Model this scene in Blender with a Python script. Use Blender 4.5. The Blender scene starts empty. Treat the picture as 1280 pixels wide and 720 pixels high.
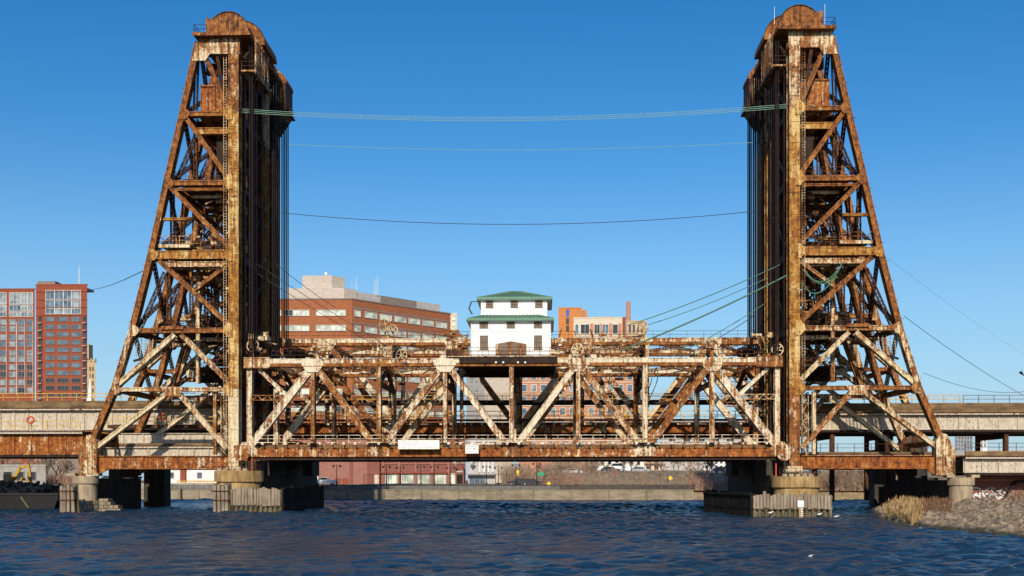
import bpy, math, random
import numpy as np
from mathutils import Vector, Matrix
random.seed(11); np.random.seed(11)
scene = bpy.context.scene
C = scene.collection
rad = math.radians

# ---------------------------------------------------------------- camera
TH = rad(1.6); CAMD = 140.0; CZ = 4.0; FPX = 1400.0; HY = 600.0
CAM = Vector((CAMD*math.sin(TH), -CAMD*math.cos(TH), CZ))
FW = Vector((-math.sin(TH), math.cos(TH), 0)); RT = Vector((math.cos(TH), math.sin(TH), 0))
cd = bpy.data.cameras.new('camera'); cam = bpy.data.objects.new('camera', cd); C.objects.link(cam)
cam.location = CAM; cam.rotation_euler = (rad(90), 0, TH)
cd.sensor_width = 36; cd.lens = FPX/1280*36; cd.shift_y = (HY-360)/1280
cd.clip_start = 0.5; cd.clip_end = 20000
scene.camera = cam

# ---------------------------------------------------------------- sky and sun
SUN_AZ = 3.0      # degrees the sun stands left of straight behind the camera
SUN_EL = 27.0
sun_dir = Vector((-math.sin(rad(SUN_AZ))*math.cos(rad(SUN_EL)), -math.cos(rad(SUN_AZ))*math.cos(rad(SUN_EL)), math.sin(rad(SUN_EL))))
w = bpy.data.worlds.new('World'); scene.world = w; w.use_nodes = True
nt = w.node_tree; nt.nodes.clear()
sky = nt.nodes.new('ShaderNodeTexSky'); sky.sky_type = 'NISHITA'; sky.sun_disc = False
sky.sun_elevation = rad(SUN_EL); sky.sun_rotation = math.atan2(sun_dir.x, sun_dir.y)
sky.air_density = 1.0; sky.dust_density = 0.5; sky.ozone_density = 2.0; sky.altitude = 0
hs = nt.nodes.new('ShaderNodeHueSaturation'); hs.inputs['Saturation'].default_value = 1.46; hs.inputs['Hue'].default_value = .504
bg = nt.nodes.new('ShaderNodeBackground'); bg.inputs['Strength'].default_value = 0.123
wo = nt.nodes.new('ShaderNodeOutputWorld')
# pale haze towards the horizon and a few faint thin clouds just above it, the same all the way round
tc = nt.nodes.new('ShaderNodeTexCoord'); sp_ = nt.nodes.new('ShaderNodeSeparateXYZ'); nt.links.new(tc.outputs['Generated'], sp_.inputs[0])
hz = nt.nodes.new('ShaderNodeMapRange'); hz.interpolation_type = 'SMOOTHSTEP'; hz.inputs[1].default_value = 0.0; hz.inputs[2].default_value = .30; hz.inputs[3].default_value = .72; hz.inputs[4].default_value = 0.0
nt.links.new(sp_.outputs['Z'], hz.inputs[0])
hm = nt.nodes.new('ShaderNodeMix'); hm.data_type = 'RGBA'; hm.inputs[7].default_value = (2.35,4.3,6.5,1)
nt.links.new(hz.outputs[0], hm.inputs[0]); nt.links.new(hs.outputs[0], hm.inputs[6])
mp_ = nt.nodes.new('ShaderNodeMapping'); mp_.inputs['Scale'].default_value = (1,1,9); nt.links.new(tc.outputs['Generated'], mp_.inputs[0])
cn = nt.nodes.new('ShaderNodeTexNoise'); cn.inputs['Scale'].default_value = 5.0; cn.inputs['Detail'].default_value = 5; nt.links.new(mp_.outputs[0], cn.inputs['Vector'])
c1 = nt.nodes.new('ShaderNodeMapRange'); c1.inputs[1].default_value = .55; c1.inputs[2].default_value = .75; c1.inputs[3].default_value = 0; c1.inputs[4].default_value = .45; nt.links.new(cn.outputs['Fac'], c1.inputs[0])
c2 = nt.nodes.new('ShaderNodeMapRange'); c2.inputs[1].default_value = .05; c2.inputs[2].default_value = .13; c2.inputs[3].default_value = 1; c2.inputs[4].default_value = 0; nt.links.new(sp_.outputs['Z'], c2.inputs[0])
cmul = nt.nodes.new('ShaderNodeMath'); cmul.operation = 'MULTIPLY'; nt.links.new(c1.outputs[0], cmul.inputs[0]); nt.links.new(c2.outputs[0], cmul.inputs[1])
cm = nt.nodes.new('ShaderNodeMix'); cm.data_type = 'RGBA'; cm.inputs[7].default_value = (3.6,3.9,5.2,1); nt.links.new(cmul.outputs[0], cm.inputs[0]); nt.links.new(hm.outputs[2], cm.inputs[6])
nt.links.new(sky.outputs[0], hs.inputs['Color']); nt.links.new(cm.outputs[2], bg.inputs[0]); nt.links.new(bg.outputs[0], wo.inputs[0])
sl = bpy.data.lights.new('sun', 'SUN'); sl.energy = 4.6; sl.angle = rad(0.53); sl.color = (1.0, 0.90, 0.76)
so = bpy.data.objects.new('sun', sl); C.objects.link(so); so.location = (0, -100, 120)
so.rotation_euler = sun_dir.to_track_quat('Z', 'Y').to_euler()
vs = scene.view_settings; vs.view_transform = 'Standard'; vs.look = 'None'; vs.exposure = 0.0; vs.gamma = 1.0; vs.use_curve_mapping = False
scene.cycles.max_bounces = 6; scene.cycles.transparent_max_bounces = 8

# ---------------------------------------------------------------- helpers
def U(px, py, Y):
    """photo pixel -> world point on the plane y = Y"""
    k = (px-640)/FPX
    d = (Y-CAM.y)/(FW.y+RT.y*k)
    return Vector((CAM.x+d*(FW.x+RT.x*k), Y, CZ+d*(HY-py)/FPX))
def UX(px, Y): return U(px, 600, Y).x
def UZ(px, py, Y): return U(px, py, Y).z
def UG(px, py, z):
    """photo pixel -> world point on the level z (below the horizon)"""
    d = (CZ-z)*FPX/(py-HY)
    return CAM + FW*d + RT*(d*(px-640)/FPX) + Vector((0, 0, z-CZ))

class MB:
    def __init__(s): s.v = []; s.f = []
    def add(s, vs, fs):
        b = len(s.v); s.v.extend([tuple(p) for p in vs]); s.f.extend([tuple(i+b for i in f) for f in fs]); return s
    def frame(s, c, ax, ay, az, hx, hy, hz):
        c = Vector(c); a = ax*hx; b = ay*hy; d = az*hz
        return s.add([c-a-b-d, c+a-b-d, c+a+b-d, c-a+b-d, c-a-b+d, c+a-b+d, c+a+b+d, c-a+b+d],
              [(0,3,2,1),(4,5,6,7),(0,1,5,4),(1,2,6,5),(2,3,7,6),(3,0,4,7)])
    def box(s, x0, x1, y0, y1, z0, z1):
        return s.frame(((x0+x1)/2,(y0+y1)/2,(z0+z1)/2), Vector((1,0,0)), Vector((0,1,0)), Vector((0,0,1)), abs(x1-x0)/2, abs(y1-y0)/2, abs(z1-z0)/2)
    def bar(s, p, q, w, d=None, ref=None):
        """box from p to q, w across (perpendicular to ref), d along ref (default y)"""
        p = Vector(p); q = Vector(q); a = q-p; L = a.length
        if L < 1e-5: return s
        a /= L; ref = Vector(ref) if ref is not None else Vector((0,1,0))
        if abs(a.dot(ref)) > .95: ref = Vector((0,0,1)) if abs(a.z) < .9 else Vector((1,0,0))
        n = a.cross(ref).normalized(); r = n.cross(a).normalized()
        return s.frame((p+q)/2, a, n, r, L/2, w/2, (d if d is not None else w)/2)
    def tube(s, p, q, r0, r1=None, n=8, cap=True):
        p = Vector(p); q = Vector(q); r1 = r0 if r1 is None else r1
        a = (q-p).normalized(); ref = Vector((0,0,1)) if abs(a.z) < .9 else Vector((1,0,0))
        u = a.cross(ref).normalized(); v = a.cross(u)
        ring = lambda c, r: [c+(u*math.cos(2*math.pi*i/n)+v*math.sin(2*math.pi*i/n))*r for i in range(n)]
        fs = [(i, (i+1)%n, n+(i+1)%n, n+i) for i in range(n)]
        if cap: fs += [tuple(range(n-1,-1,-1)), tuple(range(n, 2*n))]
        return s.add(ring(p, r0)+ring(q, r1), fs)
    def path(s, pts, r, n=5):
        for a, b in zip(pts[:-1], pts[1:]): s.tube(a, b, r, n=n, cap=False)
        return s
    def prism(s, poly, y0, y1):
        """poly of (x,z) extruded along y"""
        n = len(poly)
        return s.add([(x, y0, z) for x, z in poly]+[(x, y1, z) for x, z in poly],
              [tuple(range(n)), tuple(range(2*n-1, n-1, -1))]+[(i, i+n, (i+1)%n+n, (i+1)%n) for i in range(n)])
    def prismz(s, poly, z0, z1):
        n = len(poly)
        return s.add([(x, y, z0) for x, y in poly]+[(x, y, z1) for x, y in poly],
              [tuple(range(n-1,-1,-1)), tuple(range(n, 2*n))]+[(i, (i+1)%n, (i+1)%n+n, i+n) for i in range(n)])
    def ring(s, c, ax, r, t, n=20, sec=4):
        """torus round axis ax"""
        c = Vector(c); ax = Vector(ax).normalized(); ref = Vector((0,0,1)) if abs(ax.z) < .9 else Vector((1,0,0))
        u = ax.cross(ref).normalized(); v = ax.cross(u); vs = []; fs = []
        for i in range(n):
            d = u*math.cos(2*math.pi*i/n)+v*math.sin(2*math.pi*i/n)
            for j in range(sec):
                b = 2*math.pi*(j+.5)/sec; vs.append(c+d*(r+t*math.cos(b))+ax*(t*math.sin(b)))
        for i in range(n):
            for j in range(sec):
                fs.append((i*sec+j, ((i+1)%n)*sec+j, ((i+1)%n)*sec+(j+1)%sec, i*sec+(j+1)%sec))
        return s.add(vs, fs)
    def wheel(s, c, ax, r, t=.07, spokes=6):
        s.ring(c, ax, r, t, 22); c = Vector(c); ax = Vector(ax).normalized()
        ref = Vector((0,0,1)); u = ax.cross(ref).normalized(); v = ax.cross(u)
        for i in range(spokes):
            d = u*math.cos(math.pi*i/spokes*2+.3)+v*math.sin(math.pi*i/spokes*2+.3); s.bar(c, c+d*r, t*1.3, t, ax)
        return s.tube(c-ax*.15, c+ax*.15, .18, n=8)
    def built(s, p, q, w, d, lace=True, step=None):
        """two channels side by side, lips on their edges, lacing between them: w seen from the front, d along y"""
        p = Vector(p); q = Vector(q); a = (q-p); L = a.length; a /= L
        ref = Vector((0,1,0))
        if abs(a.dot(ref)) > .95: ref = Vector((1,0,0))
        n = a.cross(ref).normalized(); r = n.cross(a).normalized()
        t = .05; c = (p+q)/2
        for sg in (-1, 1):
            s.frame(c+r*(sg*(d/2-t)), a, n, r, L/2, w/2-.02, t)
            for e in (-1, 1):
                s.frame(c+r*(sg*(d/2+.03))+n*(e*(w/2-.045)), a, n, r, L/2, .055, .06)
        if lace:
            st = step or max(d*.75, .5); k = max(2, int(L/st)); di = d/2-.1
            for e in (-1, 1):
                for i in range(k):
                    s0 = -L/2+L*i/k; s1 = -L/2+L*(i+1)/k; g = 1 if i % 2 else -1
                    s.bar(c+a*s0+n*(e*(w/2-.03))+r*(di*g), c+a*s1+n*(e*(w/2-.03))-r*(di*g), .1, .03, n)
        return s
    def lattice(s, p, q, w, d, ang=.1, step=None, bar=.055):
        """four corner angles with zigzag lacing on all faces"""
        p = Vector(p); q = Vector(q); a = (q-p); L = a.length; a /= L
        ref = Vector((0,1,0))
        if abs(a.dot(ref)) > .95: ref = Vector((1,0,0))
        n = a.cross(ref).normalized(); r = n.cross(a).normalized(); c = (p+q)/2
        for i in (-1, 1):
            for j in (-1, 1): s.frame(c+n*(i*(w/2-ang/2))+r*(j*(d/2-ang/2)), a, n, r, L/2, ang/2, ang/2)
        k = max(2, int(L/(step or w*.9)))
        for i in range(k):
            s0 = -L/2+L*i/k; s1 = -L/2+L*(i+1)/k; g = 1 if i % 2 else -1
            for e in (-1, 1):
                s.bar(c+a*s0+n*(g*(w/2-ang/2))+r*(e*(d/2-.02)), c+a*s1-n*(g*(w/2-ang/2))+r*(e*(d/2-.02)), bar*1.4, .03, r)
                s.bar(c+a*s0+r*(g*(d/2-ang/2))+n*(e*(w/2-.02)), c+a*s1-r*(g*(d/2-ang/2))+n*(e*(w/2-.02)), bar*1.4, .03, n)
        return s
    def rail(s, pts, h=1.05, post=1.5, t=.05, mids=(.5,)):
        for p, q in zip(pts[:-1], pts[1:]):
            p = Vector(p); q = Vector(q); L = (q-p).length; k = max(1, round(L/post))
            for i in range(k+1):
                b = p+(q-p)*(i/k); s.bar(b, b+Vector((0,0,h)), t, t)
            for f in (1.0,)+tuple(mids): s.bar(p+Vector((0,0,h*f)), q+Vector((0,0,h*f)), t, t)
        return s
    def rivets(s, p, q, off, step=.45, r=.05):
        p = Vector(p); q = Vector(q); k = int((q-p).length/step); off = Vector(off)
        for i in range(k):
            c = p+(q-p)*((i+.5)/k); s.box(c.x-r, c.x+r, c.y-.03, c.y, c.z-r, c.z+r)
        return s
    def mesh(s, name, mat, o=(0,0,0), smooth=False):
        m = bpy.data.meshes.new(name); o = Vector(o)
        m.from_pydata([(x-o.x, y-o.y, z-o.z) for x, y, z in s.v], [], s.f); m.update()
        mats = mat if isinstance(mat, (list, tuple)) else [mat]
        for t in mats: m.materials.append(M[t])
        if smooth: m.polygons.foreach_set('use_smooth', [True]*len(m.polygons))
        return m

ORIG = {}
def origin_of(o):
    while o.parent: o = o.parent
    return ORIG.get(o.name, Vector((0,0,0)))
def part(name, mb, mat, parent=None, smooth=False, kind=None, label=None):
    og = origin_of(parent) if parent else Vector((0,0,0))
    o = bpy.data.objects.new(name, mb.mesh(name, mat, og, smooth)); C.objects.link(o)
    if parent: o.parent = parent
    if kind: o['kind'] = kind
    if label: o['label'] = label
    return o
def piece(name, mesh, parent, loc, rot=(0,0,0), scale=(1,1,1)):
    """a repeat that shares mesh data; loc is in world coordinates"""
    o = bpy.data.objects.new(name, mesh); C.objects.link(o); o.parent = parent
    og = origin_of(parent) if parent else Vector((0,0,0))
    o.location = Vector(loc)-og; o.rotation_euler = rot; o.scale = scale
    return o
def tag(o, label, cat, group=None):
    o['label'] = label; o['category'] = cat
    if group: o['group'] = group
    return o
def thing(name, label, cat, loc=(0,0,0), group=None):
    o = bpy.data.objects.new(name, None); C.objects.link(o); o.location = loc; o.empty_display_size = .5
    ORIG[o.name] = Vector(loc)
    return tag(o, label, cat, group)
def solo(name, mb, mat, label, cat, loc=None, group=None, smooth=False):
    """a thing that is one mesh, its origin at its base"""
    a = np.array(mb.v); lo = a.min(0); hi = a.max(0)
    loc = Vector(loc) if loc is not None else Vector(((lo[0]+hi[0])/2, (lo[1]+hi[1])/2, lo[2]))
    o = bpy.data.objects.new(name, mb.mesh(name, mat, loc, smooth)); C.objects.link(o); o.location = loc; ORIG[o.name] = loc
    return tag(o, label, cat, group)
def struct(name, mb, mat, smooth=False, kind='structure'):
    o = bpy.data.objects.new(name, mb.mesh(name, mat, (0,0,0), smooth)); C.objects.link(o); o['kind'] = kind
    ORIG[o.name] = Vector((0,0,0)); return o
def copy_tree(o, loc, label=None, group=None, rotz=None, scale=None):
    r = o.copy(); C.objects.link(r); r.location = loc; ORIG[r.name] = Vector(loc)
    if label: r['label'] = label
    if group: r['group'] = group
    if rotz is not None: r.rotation_euler = (0, 0, rotz)
    if scale is not None: r.scale = (scale,)*3
    for ch in list(o.children):
        c = ch.copy(); C.objects.link(c); c.parent = r
        for g in list(ch.children):
            d = g.copy(); C.objects.link(d); d.parent = c
    return r

# ---------------------------------------------------------------- materials
M = {}
def newmat(name):
    m = bpy.data.materials.new(name); m.use_nodes = True; M[name] = m
    t = m.node_tree; b = t.nodes['Principled BSDF']; return m, t, b
def noise(t, vec, scale, detail=4, rough=.6):
    n = t.nodes.new('ShaderNodeTexNoise'); n.inputs['Scale'].default_value = scale; n.inputs['Detail'].default_value = detail; n.inputs['Roughness'].default_value = rough
    t.links.new(vec, n.inputs['Vector']); return n.outputs['Fac']
def mapping(t, vec, sc):
    n = t.nodes.new('ShaderNodeMapping'); n.inputs['Scale'].default_value = sc; t.links.new(vec, n.inputs['Vector']); return n.outputs[0]
def math_(t, op, a, b=None, c=None):
    n = t.nodes.new('ShaderNodeMath'); n.operation = op
    for i, x in enumerate((a, b, c)):
        if x is None: continue
        if isinstance(x, (int, float)): n.inputs[i].default_value = x
        else: t.links.new(x, n.inputs[i])
    return n.outputs[0]
def ramp(t, fac, stops, interp='LINEAR'):
    n = t.nodes.new('ShaderNodeValToRGB'); e = n.color_ramp; e.interpolation = interp
    while len(e.elements) < len(stops): e.elements.new(.5)
    for i, (p, c) in enumerate(stops):
        e.elements[i].position = p; e.elements[i].color = tuple(c)+(1,)
    t.links.new(fac, n.inputs[0]); return n.outputs[0]
def mix(t, fac, a, b):
    n = t.nodes.new('ShaderNodeMix'); n.data_type = 'RGBA'
    if isinstance(fac, (int, float)): n.inputs[0].default_value = fac
    else: t.links.new(fac, n.inputs[0])
    for i, x in ((6, a), (7, b)):
        if isinstance(x, tuple): n.inputs[i].default_value = x+(1,)
        else: t.links.new(x, n.inputs[i])
    return n.outputs[2]
def bump(t, b, h, strength=.4, dist=.03):
    n = t.nodes.new('ShaderNodeBump'); n.inputs['Strength'].default_value = strength; n.inputs['Distance'].default_value = dist
    t.links.new(h, n.inputs['Height']); t.links.new(n.outputs[0], b.inputs['Normal'])
def wpos(t): return t.nodes.new('ShaderNodeNewGeometry').outputs['Position']
def steel(name, thr, paint=(.68,.56,.36), paint2=(.44,.31,.15), rust=((.024,.011,.006),(.125,.044,.012),(.28,.096,.018),(.40,.19,.045)), soft=.035, rough=.75):
    """old paint flaking off rusty steel; thr low = mostly rust, high = mostly paint"""
    m, t, b = newmat(name); p = wpos(t)
    A = noise(t, p, .55, 5, .6); B = noise(t, p, 3.2, 6, .7); S = noise(t, mapping(t, p, (3.0,3.0,.22)), 1.0, 4, .6)
    rnd = t.nodes.new('ShaderNodeObjectInfo').outputs['Random']
    v = math_(t, 'ADD', math_(t, 'ADD', math_(t, 'MULTIPLY', A, .34), math_(t, 'MULTIPLY', B, .32)), math_(t, 'MULTIPLY', S, .34))
    v = math_(t, 'ADD', v, math_(t, 'MULTIPLY', math_(t, 'SUBTRACT', rnd, .5), .10))
    mr = t.nodes.new('ShaderNodeMapRange'); mr.inputs[1].default_value = thr-soft; mr.inputs[2].default_value = thr+soft; t.links.new(v, mr.inputs[0])
    D = noise(t, p, 1.7, 7, .72); D2 = noise(t, mapping(t, p, (2.2,2.2,.35)), 1.0, 5, .65)
    dd = math_(t, 'ADD', math_(t, 'MULTIPLY', D, .6), math_(t, 'MULTIPLY', D2, .4))
    rc = ramp(t, dd, [(.37, rust[0]), (.45, rust[1]), (.53, rust[2]), (.62, rust[3])])
    G = noise(t, mapping(t, p, (1.0,1.0,.55)), 5.5, 3, .6)          # soot and grime blotches
    grime = ramp(t, G, [(.36, (.38,.27,.18)), (.50, (1,1,1))])
    pc = ramp(t, S, [(.3, paint2), (.6, paint)])
    mu = t.nodes.new('ShaderNodeMix'); mu.data_type = 'RGBA'; mu.blend_type = 'MULTIPLY'; mu.inputs[0].default_value = .55
    t.links.new(mix(t, mr.outputs[0], rc, pc), mu.inputs[6]); t.links.new(grime, mu.inputs[7]); t.links.new(mu.outputs[2], b.inputs['Base Color'])
    b.inputs['Roughness'].default_value = rough; b.inputs['Specular IOR Level'].default_value = .25
    bump(t, b, B, .5, .04)
    return m
OCH = ((.055,.022,.008),(.20,.072,.012),(.36,.16,.025),(.46,.27,.06))
steel('steel_cream', .478); steel('steel_mixed', .51); steel('steel_rusty', .55); steel('steel_rust', .625)
steel('truss_cream', .47, paint=(.73,.64,.47), paint2=(.50,.40,.26)); steel('truss_mixed', .51, paint=(.70,.60,.42), paint2=(.46,.35,.20))
steel('steel_ochre', .54, paint=(.60,.43,.18), paint2=(.44,.25,.06), rust=OCH)
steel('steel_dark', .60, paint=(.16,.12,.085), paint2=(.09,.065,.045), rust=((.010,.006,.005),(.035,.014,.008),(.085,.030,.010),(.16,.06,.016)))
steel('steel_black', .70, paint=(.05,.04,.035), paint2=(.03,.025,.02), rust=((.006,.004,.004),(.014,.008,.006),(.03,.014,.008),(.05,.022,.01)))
steel('girder_cream', .40, paint=(.55,.48,.38), paint2=(.40,.34,.25))
steel('girder_rust', .60, rust=((.035,.013,.006),(.16,.045,.010),(.31,.092,.014),(.40,.19,.04)))
STEEL_F = ['truss_mixed','steel_rusty','truss_cream','truss_mixed','steel_rust']
STEEL_T = ['steel_rust','steel_rust','steel_rusty','steel_ochre','steel_rusty']
def pick(l): return random.choice(l)
def plain(name, col, rough=.7, var=.15, scale=1.5, spec=.3, metal=0, bstr=0.0):
    m, t, b = newmat(name); p = wpos(t)
    n = noise(t, p, scale, 5, .65)
    lo = tuple(c*(1-var) for c in col); hi = tuple(min(1, c*(1+var)) for c in col)
    t.links.new(ramp(t, n, [(.3, lo), (.7, hi)]), b.inputs['Base Color'])
    b.inputs['Roughness'].default_value = rough; b.inputs['Specular IOR Level'].default_value = spec; b.inputs['Metallic'].default_value = metal
    if bstr: bump(t, b, n, bstr, .05)
    return m
def streaky(name, cols, rough=.85, sx=2.5, sz=.3, scale=.6):
    m, t, b = newmat(name); p = wpos(t)
    S = noise(t, mapping(t, p, (sx,sx,sz)), 1.0, 5, .65); A = noise(t, p, scale, 6, .65)
    v = math_(t, 'ADD', math_(t, 'MULTIPLY', S, .55), math_(t, 'MULTIPLY', A, .45))
    k = len(cols)-1
    t.links.new(ramp(t, v, [(.33+.34*i/k, c) for i, c in enumerate(cols)]), b.inputs['Base Color'])
    b.inputs['Roughness'].default_value = rough; b.inputs['Specular IOR Level'].default_value = .2
    bump(t, b, A, .35, .05); return m
streaky('concrete_ochre', [(.13,.08,.035),(.34,.215,.09),(.52,.38,.18)])
streaky('concrete_pier', [(.14,.105,.07),(.33,.25,.16),(.50,.40,.26)])
streaky('stone_tan', [(.12,.09,.06),(.27,.21,.14),(.40,.33,.22)], sz=1.0)
streaky('timber_grey', [(.085,.062,.042),(.24,.185,.13),(.38,.31,.225)], sx=5, sz=.25)
streaky('timber_wet', [(.035,.03,.02),(.12,.10,.06),(.24,.19,.11)], sx=4, sz=.4)
streaky('timber_deck', [(.05,.035,.02),(.16,.10,.05),(.28,.19,.09)], sx=.5, sz=2)
streaky('quay_wall', [(.13,.11,.075),(.26,.215,.15),(.36,.31,.22)], sx=.3, sz=1.5)
plain('concrete_grey', (.30,.28,.25), .9, .25, .8)
plain('asphalt', (.055,.055,.058), .9, .2, .5)
streaky('white_wall', [(.66,.64,.58),(.80,.79,.76),(.84,.83,.80)], sx=3, sz=.3, scale=.8)
plain('green_roof', (.075,.155,.105), .7, .25, 2.0)
plain('green_fascia', (.13,.25,.165), .7, .12, 2.0)
plain('window_board', (.17,.125,.09), .7, .3, 3)
plain('door_wood', (.20,.10,.045), .8, .45, 3)
plain('yellow_paint', (.55,.33,.06), .6, .35, 3)
plain('cable_green', (.07,.17,.10), .5, .2, 2)
plain('cable_pale', (.24,.40,.31), .5, .2, 2)
plain('cable_dark', (.05,.045,.05), .5, .2, 2)
plain('rope_dark', (.020,.013,.012), .8, .3, 2, .1)
plain('white_paint', (.72,.68,.60), .6, .2, 3)
plain('black_metal', (.015,.015,.016), .5, .3, 2)
plain('dark_hole', (.012,.011,.010), .9, .3, 2)
plain('orange_ring', (.55,.08,.03), .5, .1, 2)
plain('sign_white', (.80,.79,.74), .6, .05, 2)
plain('sign_ink', (.10,.10,.10), .6, .1, 2)
plain('porcelain', (.50,.46,.40), .3, .2, 3)
# ================================================================ water
m, t, b = newmat('river_water'); p = wpos(t)
n1 = noise(t, mapping(t, p, (.5,1.0,1)), 3.6, 6, .72); n2 = noise(t, mapping(t, p, (.7,1,1)), .16, 3, .5)
b.inputs['Base Color'].default_value = (.006,.022,.055,1); b.inputs['Roughness'].default_value = .10; b.inputs['IOR'].default_value = 1.33
cr = ramp(t, n2, [(.35, (.005,.025,.056)), (.65, (.011,.043,.084))]); t.links.new(cr, b.inputs['Base Color'])
bump(t, b, n1, 1.0, .26)
X0, X1, Y0, Y1 = -125.0, 150.0, -104.0, 96.0
nx, ny = 620, 760
gx = np.linspace(X0, X1, nx); gy = np.linspace(Y0, Y1, ny)
XX, YY = np.meshgrid(gx, gy)
ZZ = np.zeros_like(XX); rng = np.random.RandomState(4)
for i in range(64):
    lam = .95*(3.6/.95)**rng.rand(); a = rng.normal(-1.35, .6); k = 2*math.pi/lam
    ph = rng.rand()*6.28; amp = .0150*lam**.45
    arg = k*(XX*math.cos(a)+YY*math.sin(a))+ph
    ZZ += amp*(np.sin(arg)+.25*np.cos(2*arg))
gust = .6+.4*np.sin(XX*.045+1.3*np.sin(YY*.03))*np.sin(YY*.06+.8*np.sin(XX*.02))
ZZ *= gust*1.25
edge = np.minimum(np.minimum(XX-X0, X1-XX), np.minimum(YY-Y0, Y1-YY)); ZZ *= np.clip(edge/4, 0, 1)
mb = MB(); mb.v = [tuple(r) for r in np.stack([XX.ravel(), YY.ravel(), ZZ.ravel()], 1)]
idx = np.arange(nx*ny).reshape(ny, nx)
mb.f = [tuple(q) for q in np.stack([idx[:-1,:-1].ravel(), idx[:-1,1:].ravel(), idx[1:,1:].ravel(), idx[1:,:-1].ravel()], 1)]
B = 3000.0
mb.add([(-B,-B,0),(B,-B,0),(B,Y0,0),(-B,Y0,0)], [(0,1,2,3)])
mb.add([(-B,Y0,0),(X0,Y0,0),(X0,Y1,0),(-B,Y1,0)], [(0,1,2,3)])
mb.add([(X1,Y0,0),(B,Y0,0),(B,Y1,0),(X1,Y1,0)], [(0,1,2,3)])
struct('water', mb, 'river_water', smooth=True)

# ================================================================ far bank
m, t, b = newmat('bank_earth'); p = wpos(t)
n = noise(t, p, .12, 6, .65); n2 = noise(t, p, 1.2, 5, .7)
v = math_(t, 'ADD', math_(t, 'MULTIPLY', n, .6), math_(t, 'MULTIPLY', n2, .4))
t.links.new(ramp(t, v, [(.35, (.10,.075,.045)), (.5, (.24,.17,.09)), (.62, (.36,.27,.14))]), b.inputs['Base Color']); b.inputs['Roughness'].default_value = .95
bump(t, b, n2, .6, .2)
def sstep(x): x = np.clip(x, 0, 1); return x*x*(3-2*x)
def hbank(x, y):
    h = 1.9+.9*sstep((y-92)/8)
    right = sstep((x+8)/25)*(1-sstep((x-330)/60))
    h = h+right*(3.0*sstep((y-104)/35)+1.0*sstep((y-150)/50))
    return h
xs = np.concatenate([[-3000,-900,-400], np.arange(-300, 421, 6.0), [600,1200,3000]]); ys = np.concatenate([[85,88,92,96,100], np.arange(104, 240, 6.0), [260,320,500,1000,2500,6000]])
XX, YY = np.meshgrid(xs, ys); ZZ = hbank(XX, YY); ZZ += (YY > 104)*(YY < 300)*np.random.RandomState(2).normal(0, .12, XX.shape)
mb = MB(); mb.v = [tuple(r) for r in np.stack([XX.ravel(), YY.ravel(), ZZ.ravel()], 1)]
idx = np.arange(XX.size).reshape(XX.shape)
mb.f = [tuple(q) for q in np.stack([idx[:-1,:-1].ravel(), idx[:-1,1:].ravel(), idx[1:,1:].ravel(), idx[1:,:-1].ravel()], 1)]
struct('ground', mb, 'bank_earth', smooth=True)
streaky('concrete_dark_q', [(.08,.065,.045),(.17,.14,.095),(.26,.215,.15)])
xa, xb = -300.0, UX(866, 85)
mb = MB().box(xa, xb, 84.0, 85.6, -1.5, 1.93); mb.box(xa, xb, 83.9, 85.7, 1.94, 2.1)
quay = struct('quay', mb, 'quay_wall'); jm = MB().box(-.12, .12, -.1, 0, -.6, 1.9).mesh('buttress', 'concrete_dark_q')
for k in range(60):
    if xa+2+k*7.5 < xb: piece('buttress', jm, quay, (xa+2+k*7.5, 84.0, 0))
tag(quay, 'long tan concrete quay wall along the far bank', 'quay wall'); quay['kind'] = 'thing'
mb = MB()
for k in range(60):
    x_ = xb+.05+k*6.0; mb.add([(x_,81.5+math.sin(k*1.3)*.8,-.6),(x_+6,81.5+math.sin((k+1)*1.3)*.8,-.6),(x_+6,86.5,2.05),(x_,86.5,2.05)], [(0,1,2,3)])
mb.add([(xb+360,81.5,-.6),(3000,81.5,-.6),(3000,86.5,2.05),(xb+360,86.5,2.05)], [(0,1,2,3)])
q2 = struct('river_bank', mb, 'bank_earth')
# promenade pavement and road as sheets
mb = MB().box(xa, xb, 85.7, 91.6, 1.96, 2.02); struct('pavement', mb, 'concrete_grey')
mb = MB()
for i in range(24):
    x0 = -300+i*14.0
    mb.add([(x0,101,2.81),(x0+14,101,2.81),(x0+14,112,2.83),(x0,112,2.83)], [(0,1,2,3)])
struct('road', mb, 'asphalt')
# low pale parapet behind the promenade
pw = MB().box(UX(405, 92), UX(700, 92), 91.7, 92.1, 1.9, 2.8)
solo('parapet_wall', pw, 'concrete_grey', 'low pale concrete parapet wall running along the promenade', 'wall')
pw = MB().box(UX(150, 94), UX(272, 94), 93.7, 94.1, 1.9, 3.3)
solo('parapet_wall', pw, 'concrete_grey', 'grey concrete parapet between the two left piers on the far bank', 'wall')
# promenade railing panels
def fence(px0, px1, Y, z, h, label, gap=.45, mat='black_metal', step=4.0, name='railing', bw=.025):
    x0, x1 = UX(px0, Y), UX(px1, Y)
    r = thing(name, label, 'railing', ((x0+x1)/2, Y, z))
    k = max(1, round((x1-x0)/step)); L = (x1-x0)/k
    pm = MB().box(-.06, .06, -.06, .06, 0, h+.15).mesh('post', mat)
    mp = MB(); mp.box(-L/2+.06, L/2-.06, -.03, .03, h-.06, h); mp.box(-L/2+.06, L/2-.06, -.03, .03, .1, .16)
    q = int(L/gap)
    for i in range(1, q): mp.box(-L/2+i*L/q-bw, -L/2+i*L/q+bw, -.02, .02, .16, h-.06)
    mm = mp.mesh('panel', mat)
    for i in range(k+1): piece('post', pm, r, (x0+i*L, Y, z))
    for i in range(k): piece('panel', mm, r, (x0+(i+.5)*L, Y, z))
    return r
fence(405, 868, 86.2, 2.02, 1.05, 'low black railing on top of the tan quay wall', gap=.22, bw=.07)
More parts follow.
